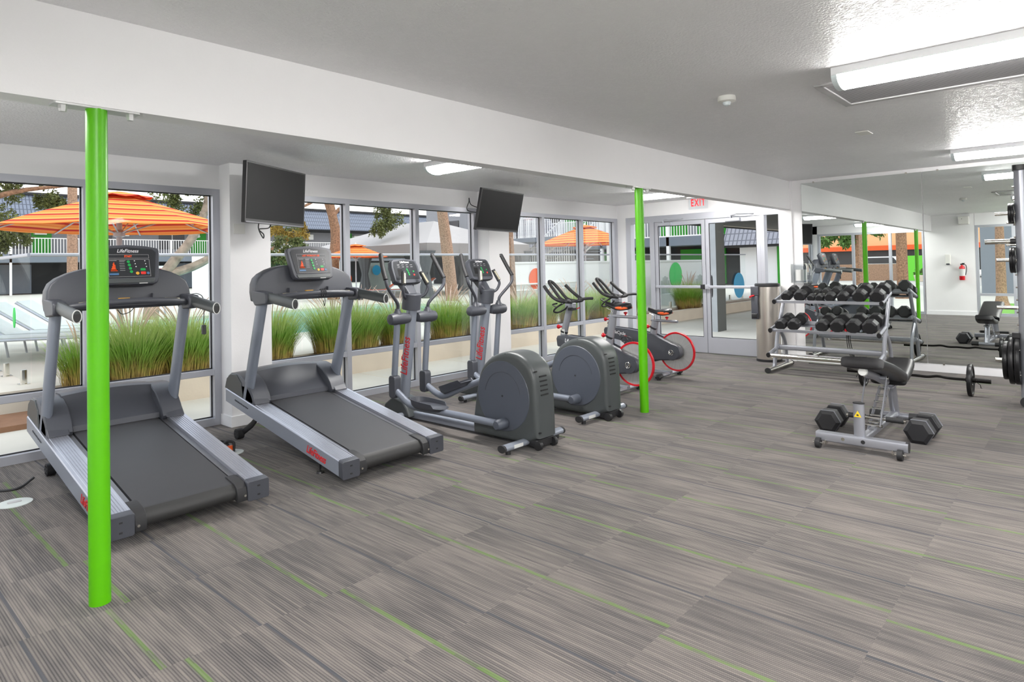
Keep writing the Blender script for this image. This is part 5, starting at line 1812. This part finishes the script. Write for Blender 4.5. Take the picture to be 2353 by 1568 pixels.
for sx in (-1, 1):
    for yy in (-hy, 0, hy):
        MB().box(sx * (hx - .1) - .04, sx * (hx - .1) + .04, yy * .97 - .04, yy * .97 + .04, 0, ze).build('post', 'shade_dark', t, smooth=False)
        mb = MB()
        rings = []
        for z, w in ((ze - .3, .34), (1.6, .26), (.95, .12), (.5, .2), (.02, .26)):
            rings.append([(sx * (hx - .12) + (w * (1 + .18 * (k % 2))) * math.cos(2 * PI * k / 20), yy * .95 + (w * (1 + .18 * (k % 2))) * math.sin(2 * PI * k / 20), z) for k in range(20)])
        mb.loft(rings)
        mb.build('curtain', 'curtain_grey', t)
disc(17.6, 26.6, .95, .32, 'orange_decal', 'orange dot on a far glass panel under the small umbrella')
disc(20.1, 27.6, 1.35, .26, 'blue_decal', 'small blue dot on a far glass panel beside the small umbrella')
t = thing('glass_screen', 'pale glass screen panels beyond the pool under the small umbrella', 'glass screen', (16.5, 27.7, .244))
MB().box(0, 6.5, -.01, .01, 0, 1.6).build('glass', 'fence_glass', t, smooth=False)
MB().box(2.8, 4.6, .04, .08, 0, 1.5).build('white_panel', 'towel_grey', t, smooth=False)
MB().box(0, 6.5, -.02, .02, 1.58, 1.63).build('rail', 'aluminium', t, smooth=False)

# ------------------------------------------------------------------ loungers
def lounger(x, y, rz, mat, label, fr='rail_white', grp='white loungers by the pool'):
    t = thing('pool_lounger', label, 'lounger', (x, y, .245), rz, grp)
    mb = MB()
    for s in (-.3, .3):
        mb.tube([(-.9, s, .30), (.35, s, .30), (.95, s, .72)], .018, 8)
        for lx in (-.75, .3):
            mb.tube([(lx, s, 0), (lx + .05, s, .30)], .016, 8)
    mb.tube([(-.9, -.3, .30), (-.9, .3, .30)], .018, 8)
    mb.build('frame', fr, t)
    mb = MB().prism([(-.88, .305), (.35, .305), (.95, .725), (.935, .745), (.34, .33), (-.88, .33)], 'y', -.29, .29)
    mb.build('sling', mat, t, smooth=False)
    return t
lounger(11.9, 9.9, -.4, 'pool_wall_white', 'white sling lounger behind the second elliptical')
lounger(10.3, 10.1, -.5, 'pool_wall_white', 'white sling lounger just right of the first elliptical')
lounger(15.6, 21.4, -.5, 'teak', 'red-orange cushioned lounger beyond the pool, left one', 'aluminium', 'red cushioned loungers')
lounger(16.7, 20.6, -.5, 'teak', 'red-orange cushioned lounger beyond the pool, right one', 'aluminium', 'red cushioned loungers')
grass(1.12, 7.62, .03, .16, .25, 160, 'small green weed on the bare soil at the far left window', 0, 77)
for k in range(4):
    lounger(1.95 + .45 * k, 10.9 + .55 * k, 2.6, 'towel_grey', ('stacked silver-framed lounger at the far left, nearest the glass fence', 'silver-framed lounger at the far left, second from the fence', 'silver-framed lounger at the far left, third from the fence', 'silver-framed lounger at the far left, farthest from the fence')[k], 'aluminium', 'silver loungers at the far left')
for k, (x, y) in enumerate(((15.9, 8.62), (18.0, 8.62))):
    t = thing('slatted_chair', ('grey slatted garden chair left of the big green dot', 'grey slatted garden chair right of the big green dot')[k], 'chair', (x, y, .245), 0, 'slatted garden chairs')
    for q in range(5):
        mb = MB().box(-.25 + q * .105, -.165 + q * .105, .10, .12, .3, .78 - .03 * (q - 2) ** 2)
        mb.build('back_slat', 'towel_grey', t, smooth=False)
    MB().box(-.28, .28, -.3, .12, .28, .31).build('seat', 'towel_grey', t, smooth=False)
    for sx in (-.25, .25):
        MB().box(sx - .03, sx + .03, -.28, .1, 0, .28).build('leg', 'towel_grey', t, smooth=False)
# white cabinet and rescue sign by the left window
t = thing('pool_gate_panel', 'tall white hinged panel seen at the right end of the left window', 'panel', (8.9, 20.6, .244))
MB().box(-.75, .75, -.05, .05, 0, 1.75).build('panel', 'pool_wall_white', t, smooth=False)
disc(9.55, 20.53, .55, .42, 'blue_decal', 'blue dot low on the tall white panel behind the nearest treadmill handrail')
t = thing('pool_rules_sign', 'white pool rules sign with a red heading behind the nearest treadmill', 'sign', (6.5, 18.2, .244))
MB().box(-.25, .25, -.01, .01, .55, 1.35).build('sign_board', 'pool_wall_white', t, smooth=False)
MB().box(-.2, .2, -.014, -.009, 1.20, 1.28).build('sign_heading', 'red_plastic', t, smooth=False)
MB().tube([(0, .03, 0), (0, .03, 1.3)], .03, 8).build('sign_post', 'aluminium', t)

# ------------------------------------------------------------------ trees
def foliage(t, clusters, mat, n_per, size, seed, droop=.3):
    rnd = random.Random(seed)
    mb = MB()
    for (cx_, cy_, cz_, r) in clusters:
        sub = []
        for _ in range(9):
            sub.append((cx_ + rnd.gauss(0, r * .5), cy_ + rnd.gauss(0, r * .5), cz_ + rnd.gauss(0, r * .32), r * rnd.uniform(.2, .42)))
        for i in range(n_per):
            s = sub[i % 9]
            u = Vector((rnd.gauss(0, 1), rnd.gauss(0, 1), rnd.gauss(0, 1))).normalized() * s[3] * rnd.random() ** .4
            p = Vector((s[0], s[1], s[2])) + Vector((u.x, u.y, u.z - droop * rnd.random() * s[3] * 2))
            d = Vector((rnd.gauss(0, 1), rnd.gauss(0, 1), rnd.gauss(-.5, 1))).normalized()
            w = d.cross(Vector((rnd.gauss(0, 1), rnd.gauss(0, 1), rnd.gauss(0, 1)))).normalized()
            L = size * rnd.uniform(.6, 1.5)
            a = mb._v(p); b = mb._v(p + d * L * .5 + w * L * .22); c = mb._v(p + d * L); e_ = mb._v(p + d * L * .5 - w * L * .22)
            mb.face([a, b, c, e_])
    return mb.build('foliage', mat, t, smooth=False, kind='stuff')
def tree(label, base, limbs, clusters, mat='leaf_olive', bark='bark', n=700, size=.09, seed=1, droop=.3):
    t = thing('tree', label, 'tree', base, 0, 'trees around the pool')
    MB().tube(limbs[0][0], limbs[0][1], 12, smooth=4).build('trunk', bark, t)
    for P, r in limbs[1:]:
        MB().tube(P, r, 9, smooth=4).build('branch', bark, t)
    if clusters:
        foliage(t, clusters, mat, n, size, seed, droop)
    return t
tree('spreading tree with pale bent limbs behind the near striped umbrella', (4.9, 14.6, .244),
     [([(0, 0, 0), (.1, .0, .7), (.35, -.1, 1.25), (.8, -.2, 1.9), (1.1, -.2, 2.6), (1.2, -.1, 3.4)], [.17, .13, .11, .09, .07, .05]),
      ([(.3, -.1, 1.1), (1.0, -.1, 1.35), (1.6, .1, 1.75), (2.0, .3, 2.4), (2.9, .3, 2.9), (3.6, .4, 2.7)], [.10, .09, .08, .07, .06, .04]),
      ([(1.0, -.2, 2.4), (1.7, -.3, 2.9), (2.5, -.2, 3.0), (3.2, 0, 2.75)], [.08, .07, .06, .04]),
      ([(2.0, .3, 2.3), (2.6, .2, 2.25), (3.2, .3, 2.35)], [.06, .05, .03])],
     [(.6, -.3, 3.3, .55), (1.4, -.3, 3.25, .6), (.9, .3, 2.85, .5), (2.2, .2, 3.4, .5), (3.1, .2, 3.1, .4), (3.3, .3, 1.75, .42), (3.0, .1, 1.55, .3), (-.3, .3, 3.5, .45)], 'leaf_olive', 'branch_grey', 1500, .07, 3)
tree('dark leafy tree at the far left edge of the view', (1.35, 12.2, .244),
     [([(-.5, 0, 0), (-.4, 0, 1.0), (-.05, .0, 1.75), (.3, 0, 2.3), (.7, 0, 3.0)], [.2, .16, .12, .09, .05]),
      ([(-.1, 0, 1.6), (-.45, -.4, 2.1), (-.7, -.5, 2.8)], [.08, .06, .04]),
      ([(.2, 0, 2.1), (.8, -.2, 2.4), (1.5, -.3, 2.55)], [.05, .04, .02])],
     [(-.1, -.1, 2.55, .55), (.5, .0, 2.35, .45), (1.0, -.1, 2.75, .45), (.2, .1, 3.0, .5), (1.5, -.1, 2.9, .35), (.35, .2, 1.85, .35), (.9, .3, 1.7, .28), (1.35, 0, 2.35, .28), (-.2, .2, 1.8, .3)], 'leaf_olive', 'bark', 1600, .055, 5)
tree('tall twisted brown trunk beyond the pool, beside the first mullion', (14.1, 22.2, .244),
     [([(0, 0, 0), (.05, 0, 1.5), (.15, 0, 2.5), (0, 0, 3.3), (-.25, 0, 4.3), (-.3, 0, 5.5)], [.24, .2, .2, .17, .2, .15]),
      ([(0, 0, 3.2), (.3, -.1, 3.6), (.35, -.1, 3.2)], [.08, .06, .03]),
      ([(-.2, 0, 4.2), (-1.2, 0, 3.6), (-2.0, .2, 3.4)], [.06, .05, .03]),
      ([(-.2, 0, 4.5), (1.2, 0, 4.9), (2.6, 0, 4.3)], [.12, .1, .05])],
     [(2.2, .2, 4.4, .7), (2.5, 0, 3.6, .55), (3.2, .2, 4.5, .55), (4.3, .2, 4.6, .5), (-1.7, .2, 3.35, .55), (2.3, 0, 3.0, .4), (-2.4, .2, 4.9, .4)], 'leaf_olive', 'bark', 1500, .10, 8, 1.2)
tree('golden-leaved shrubby tree beyond the pool, below the near television', (11.9, 23.5, .244),
     [([(0, 0, 0), (.1, 0, 1.4), (-.1, 0, 2.4), (.3, 0, 3.1)], [.12, .1, .08, .04]),
      ([(0, 0, 1.8), (.8, 0, 2.3), (1.2, 0, 2.7)], [.06, .05, .03])],
     [(-.5, 0, 2.7, .6), (-.9, .2, 2.1, .5), (.5, 0, 2.9, .5), (1.1, 0, 2.5, .45), (.7, 0, 1.9, .4), (1.6, .1, 2.9, .35)], 'leaf_gold', 'bark', 1500, .085, 9, .5)
def palm(label, x, y, z, H, r0, r1, lean=(0, 0), mat='bark_pale', flare=1.0):
    t = thing('palm_trunk', label, 'palm tree', (x, y, z), 0, 'palm trunks')
    P = [(0, 0, 0), (lean[0] * .05, lean[1] * .05, .35), (lean[0] * .3, lean[1] * .3, H * .35), (lean[0] * .7, lean[1] * .7, H * .7), (lean[0], lean[1], H)]
    MB().tube(P, [r0 * flare, r0, (r0 * 2 + r1) / 3, r1, r1], 18, smooth=8).build('trunk', mat, t)
    return t
palm('thick palm trunk right of the second white pier, behind the elliptical handle', 9.45, 8.62, .245, 3.6, .155, .13, (-.12, 0), 'bark', 1.9)
palm('leaning tan palm trunk in the pane left of the second pier', 15.2, 16.55, .245, 5, .22, .17, (-.55, .1))
palm('slender straight palm trunk behind the left window mullion', 5.75, 23.7, .244, 7, .15, .12, (.05, 0))
palm('straight pinkish palm trunk just right of the nearer pier', 12.0, 27.5, .244, 3.2, .26, .24)

# ------------------------------------------------------------------ two-storey lodge across the pool
def railing(mb, p, q, z0, h, step=.14, w=.012, rail=.03):
    p, q = Vector(p), Vector(q)
    L = (q - p).length
    d = (q - p) / L
    nrm = Vector((-d.y, d.x))
    n = int(L / step)
    def bar(a, b, za, zb, hw):
        P0, P1 = p + d * a, p + d * b
        c = [P0 + nrm * hw, P0 - nrm * hw, P1 - nrm * hw, P1 + nrm * hw]
        mb.prism([(v.x, v.y) for v in c], 'z', za, zb)
    for k in range(n + 1):
        bar(k * step - w, k * step + w, z0, z0 + h, w)
    bar(-.02, L + .02, z0 + h - .05, z0 + h, rail)
    bar(-.02, L + .02, z0, z0 + .06, rail)
def lodge():
    t = thing('lodge_building', 'long two-storey grey lodge with slate mansard roof across the pool', 'building', (0, 50, .2))
    X0, X1 = 2., 58.
    MB().box(X0, X1, 1.8, 8, 2.6, 5.2).build('upper_wall', 'building_grey', t, smooth=False)
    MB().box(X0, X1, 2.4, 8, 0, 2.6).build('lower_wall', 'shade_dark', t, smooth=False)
    mb = MB().box(X0, X1, 0, 2.0, 2.1, 2.62); mb.build('balcony_slab', 'building_blue_grey', t, smooth=False)
    mb = MB()
    mb.prism([(-.1, 4.8), (.0, 4.75), (1.1, 6.55), (1.9, 6.6), (1.9, 4.8)], 'x', X0, X1)
    mb.build('mansard_roof', 'roof_slate', t, smooth=False)
    MB().box(X0, X1, .9, 1.3, 6.5, 6.66).build('roof_edge', 'shade_dark', t, smooth=False)
    MB().box(X0, X1, .3, 1.85, 4.62, 4.78).build('soffit', 'shade_dark', t, smooth=False)
    mb = MB(); railing(mb, (X0, .05), (X1, .05), 2.55, 1.12, .17, .018, .04)
    mb.build('balcony_railing', 'rail_white', t, smooth=False)
    for k in range(12):
        x = X0 + 2.2 + k * 4.7
        MB().box(x - .06, x + .06, 0, .12, 0, 3.65).build('post', 'rail_white', t, smooth=False)
    for k in range(11):
        x = X0 + 1.4 + k * 4.9
        w = MB().box(x, x + 1.8, 1.74, 1.82, 3.05, 4.5).build('window', 'window_dark', t, smooth=False)
        MB().box(x + .88, x + .93, 1.72, 1.76, 3.05, 4.5).build('mullion', 'rail_white', w, smooth=False)
        a = MB().box(x + 2.1, x + 2.75, 1.3, 1.82, 3.95, 4.4).build('air_conditioner', 'white_plastic', t, smooth=False)
    for x in (10.3, 20.4, 24.1, 33.8, 45.):
        dd = MB().box(x, x + 1.1, 1.70, 1.82, 2.62, 4.72).build('door', 'door_green', t, smooth=False)
        MB().box(x + .35, x + .65, 1.68, 1.71, 4.0, 4.12).build('door_plate', 'white_plastic', dd, smooth=False)
    for k in range(4):
        x = 8 + k * 11
        MB().box(x, x + 2.4, 2.3, 2.42, .1, 2.0).build('lower_window', 'building_blue_grey', t, smooth=False)
lodge()

def lodge2():
    t = thing('balcony_building', 'grey building with green doors and white balcony railing at the right beyond the pool', 'building', (29.3, 14.5, .2))
    MB().box(1.8, 8, -1.5, 22, 2.5, 6.6).build('upper_wall', 'building_grey', t, smooth=False)
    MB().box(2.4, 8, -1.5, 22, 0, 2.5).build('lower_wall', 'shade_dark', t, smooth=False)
    MB().box(0, 2.0, -1.5, 22, 2.05, 2.5).build('balcony_slab', 'building_blue_grey', t, smooth=False)
    mb = MB(); railing(mb, (.05, -1.5), (.05, 22), 2.5, 1.15, .15, .016, .04)
    mb.build('balcony_railing', 'rail_white', t, smooth=False)
    for y in (-1.4, 1.4, 5.4, 9.4, 13.4, 17.4, 21.6):
        MB().box(0, .16, y - .08, y + .08, 0, 6.0 if y == 1.4 else 3.6).build('post', 'rail_white', t, smooth=False)
    for y in (-.9, 1.2, 7.6, 12.2):
        MB().box(1.7, 1.82, y, y + 1.5, 2.5, 4.7).build('door', 'door_green', t, smooth=False)
    for y in (4., 9.6, 15., 18.5):
        MB().box(1.72, 1.82, y, y + 1.8, 3.0, 4.5).build('window', 'window_dark', t, smooth=False)
    MB().box(2.3, 2.42, 4.3, 6.8, .1, 1.9).build('green_door_low', 'door_green', t, smooth=False)
    MB().box(2.3, 2.42, -.6, 1.9, .1, 1.9).build('green_door_low', 'door_green', t, smooth=False)
    # roof edge
    MB().prism([(.4, 5.0), (1.4, 6.8), (2.2, 6.8), (2.2, 5.0)], 'y', -1.5, 5) if False else None
lodge2()
# outside stair with white railings
t = thing('outdoor_stair', 'white-railed outdoor stair behind the striped umbrella at the right', 'stair', (24.0, 17.0, .2))
for k, (ya, za, yb_, zb_) in enumerate(((4.2, .5, 1.2, 2.5), (2.6, .5, -.2, 2.5))):
    mb = MB()
    n = 20
    for q in range(n + 1):
        f = q / n
        y = ya + (yb_ - ya) * f; z = za + (zb_ - za) * f
        mb.box(k * .9 - .015, k * .9 + .015, y - .015, y + .015, z, z + 1.0)
    mb.tube([(k * .9, ya, za + 1.0), (k * .9, yb_, zb_ + 1.0)], .03, 6)
    mb.tube([(k * .9, ya, za + .05), (k * .9, yb_, zb_ + .05)], .05, 6)
    mb.build('stair_railing', 'rail_white', t, smooth=False)
    mb = MB()
    for q in range(12):
        f = q / 12
        mb.box(k * .9 + .02, k * .9 + .85, ya + (yb_ - ya) * f - .25, ya + (yb_ - ya) * f, za + (zb_ - za) * f - .04, za + (zb_ - za) * f)
    mb.build('stair_tread', 'building_blue_grey', t, smooth=False)
mb = MB(); railing(mb, (.0, 4.3), (.0, -1.2), 2.5, 1.05, .13, .014, .035); railing(mb, (-1.2, 4.3), (1.8, 4.3), 2.5, 1.45, .12, .014, .035)
railing(mb, (-.1, 3.9), (-.1, 1.0), .9, 1.2, .13, .014, .03)
mb.build('landing_railing', 'rail_white', t, smooth=False)
MB().box(-1.25, 1.8, -1.2, 4.3, 2.3, 2.5).build('landing', 'building_blue_grey', t, smooth=False)
for x, y in ((-1.2, 4.25), (1.7, 4.25), (0, -1.1)):
    MB().box(x - .07, x + .07, y - .07, y + .07, 0, 4.0).build('post', 'rail_white', t, smooth=False)
MB().prism([(4.0, 2.4), (4.1, 1.9), (7.5, 1.9), (7.5, 4.2), (5.2, 4.2)], 'x', 3.0, 3.4).build('side_roof', 'roof_slate_side', t, smooth=False)

# single-storey wing seen through the right-hand door
t = thing('pool_house', 'low pool house with pale tiled roof seen through the right glass door', 'building', (30, 3, .2))
MB().box(0, 6, -4, 9.5, 0, 2.1).build('wall', 'pool_wall_white', t, smooth=False)
MB().prism([(-1.0, 1.95), (-.2, 3.35), (6, 3.35), (6, 1.95)], 'y', -4, 9.9).build('tiled_roof', 'roof_slate_side', t, smooth=False)
MB().box(-.9, 6, -3.95, 9.85, 1.85, 1.96).build('eave', 'shade_dark', t, smooth=False)
MB().box(-.05, .02, 7.2, 7.75, 0, 2.0).build('door', 'door_green', t, smooth=False)
# entry canopy outside the doors, carried by a square column
t = thing('entry_canopy', 'dark-soffited entry canopy over the walk outside the glass doors', 'canopy', (12.9, 0, 0))
MB().box(-.4, 12, 1.5, 8.15, 2.46, 2.62).build('soffit', 'soffit_dark', t, smooth=False)
mb = MB().box(-.42, 12, 8.15, 8.19, 2.40, 2.66); mb.build('fascia', 'shade_dark', t, smooth=False)
MB().box(-.4, 12, 8.09, 8.15, 2.44, 2.47).build('drip_edge', 'concrete_pale', t, smooth=False)
t = thing('square_column', 'square grey concrete column outside the right glass door', 'column', (12.55, 5.72, -.02))
MB().box(-.2, .2, -.08, .08, 0, 2.48).build('column_shaft', 'column_concrete', t, smooth=False)
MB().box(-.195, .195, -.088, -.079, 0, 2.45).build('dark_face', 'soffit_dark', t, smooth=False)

# ------------------------------------------------------------------ beyond the rear glazing (seen in the mirror)
palm('big rough palm trunk outside the rear glazing, seen in the mirror', -9.0, 5.42, -.02, 5, .19, .16, (.1, 0), 'bark', 1.4)
palm('slimmer palm trunk outside the rear glazing, seen in the mirror', -9.0, 6.73, -.02, 5, .12, .10, (.1, 0), 'bark_pale', 1.5)
palm('pale palm trunk outside the rear lawn window, seen in the mirror', -4.6, 2.1, -.02, 5, .13, .08, (-.1, 0), 'bark_pale', 1.8)
t = thing('shop_building', 'peach and orange shop building across the street, seen in the mirror', 'building', (-44, 4, 0.6))
MB().box(-6, 0, 0, 30, 1.9, 5.2).build('facade', 'facade_peach', t, smooth=False)
MB().box(0, .3, 0, 30, 1.75, 2.15).build('canopy_edge', 'orange_plastic', t, smooth=False)
MB().box(-6, -.6, 0, 30, 0, 1.9).build('shopfront', 'window_dark', t, smooth=False)
MB().box(-6, .1, 0, 30, 5.2, 6.2).build('roof_band', 'teak', t, smooth=False)
tag(MB().box(-34.2, -34, 8.2, 10.3, 0, 1.75).build('garden_wall', 'wall_green_low', None, smooth=False), 'low bright green wall by the street, seen in the mirror', 'wall')
tag(MB().box(-34.4, -34.2, 10.3, 17, 0, 1.2).build('timber_wall', 'bark_pale', None, smooth=False), 'low brown wall by the street, seen in the mirror', 'wall')
t = thing('parked_car', 'white parked car across the street, seen in the mirror', 'car', (-37, 12.4, 0.25), PI / 2)
MB().prism([(-2.2, .3), (-2.25, .8), (-1.4, .95), (-1.0, 1.5), (.9, 1.5), (1.5, 1.0), (2.2, .9), (2.25, .3)], 'y', -.85, .85).build('car_body', 'pool_wall_white', t, bevel=.06)
MB().prism([(-1.3, .98), (-.95, 1.42), (.85, 1.42), (1.35, 1.0)], 'y', -.87, .87).build('car_window', 'window_dark', t, smooth=False)
for x in (-1.4, 1.4):
    for s in (-1, 1):
        MB().lathe([(.0001, -.1), (.34, -.1), (.34, .1), (.0001, .1)], (x, s * .78, .34), 'y', 20).build('wheel', 'rubber', t)
t = thing('grey_house', 'grey sided house with a white window beyond the lawn, seen in the mirror', 'house', (-12, -3, 0))
MB().box(-4, 0, 0, 6.4, 0, 5).build('siding', 'siding_grey', t, smooth=False)
MB().box(0, .05, 3.4, 4.6, 1.0, 2.9).build('window', 'towel_grey', t, smooth=False)
mb = MB()
for q in ((3.32, 4.68, .92, 1.0), (3.32, 4.68, 2.9, 2.98), (3.32, 3.4, .92, 2.98), (4.6, 4.68, .92, 2.98), (3.4, 4.6, 1.6, 1.66)):
    mb.box(0, .08, *q)
mb.build('window_trim', 'rail_white', t, smooth=False)
tree('leafy street tree outside the rear glazing, seen in the mirror', (-16, 8.6, 0),
     [([(0, 0, 0), (0, .1, 1.5), (.1, 0, 3)], [.2, .16, .1])],
     [(0, 0, 3.0, .9), (.3, .8, 2.6, .8), (0, -.7, 3.2, .7)], 'leaf_green', 'bark', 900, .2, 21)
t = thing('flower_planter', 'bushy planter by the bright green wall, seen in the mirror', 'planter', (-32, 9.0, 0))
MB().lathe([(.3, 0), (.4, .4), (.38, .42)], seg=20).build('pot', 'concrete_curb', t)
foliage(t, [(0, 0, .7, .4)], 'leaf_green', 900, .09, 33, 0)
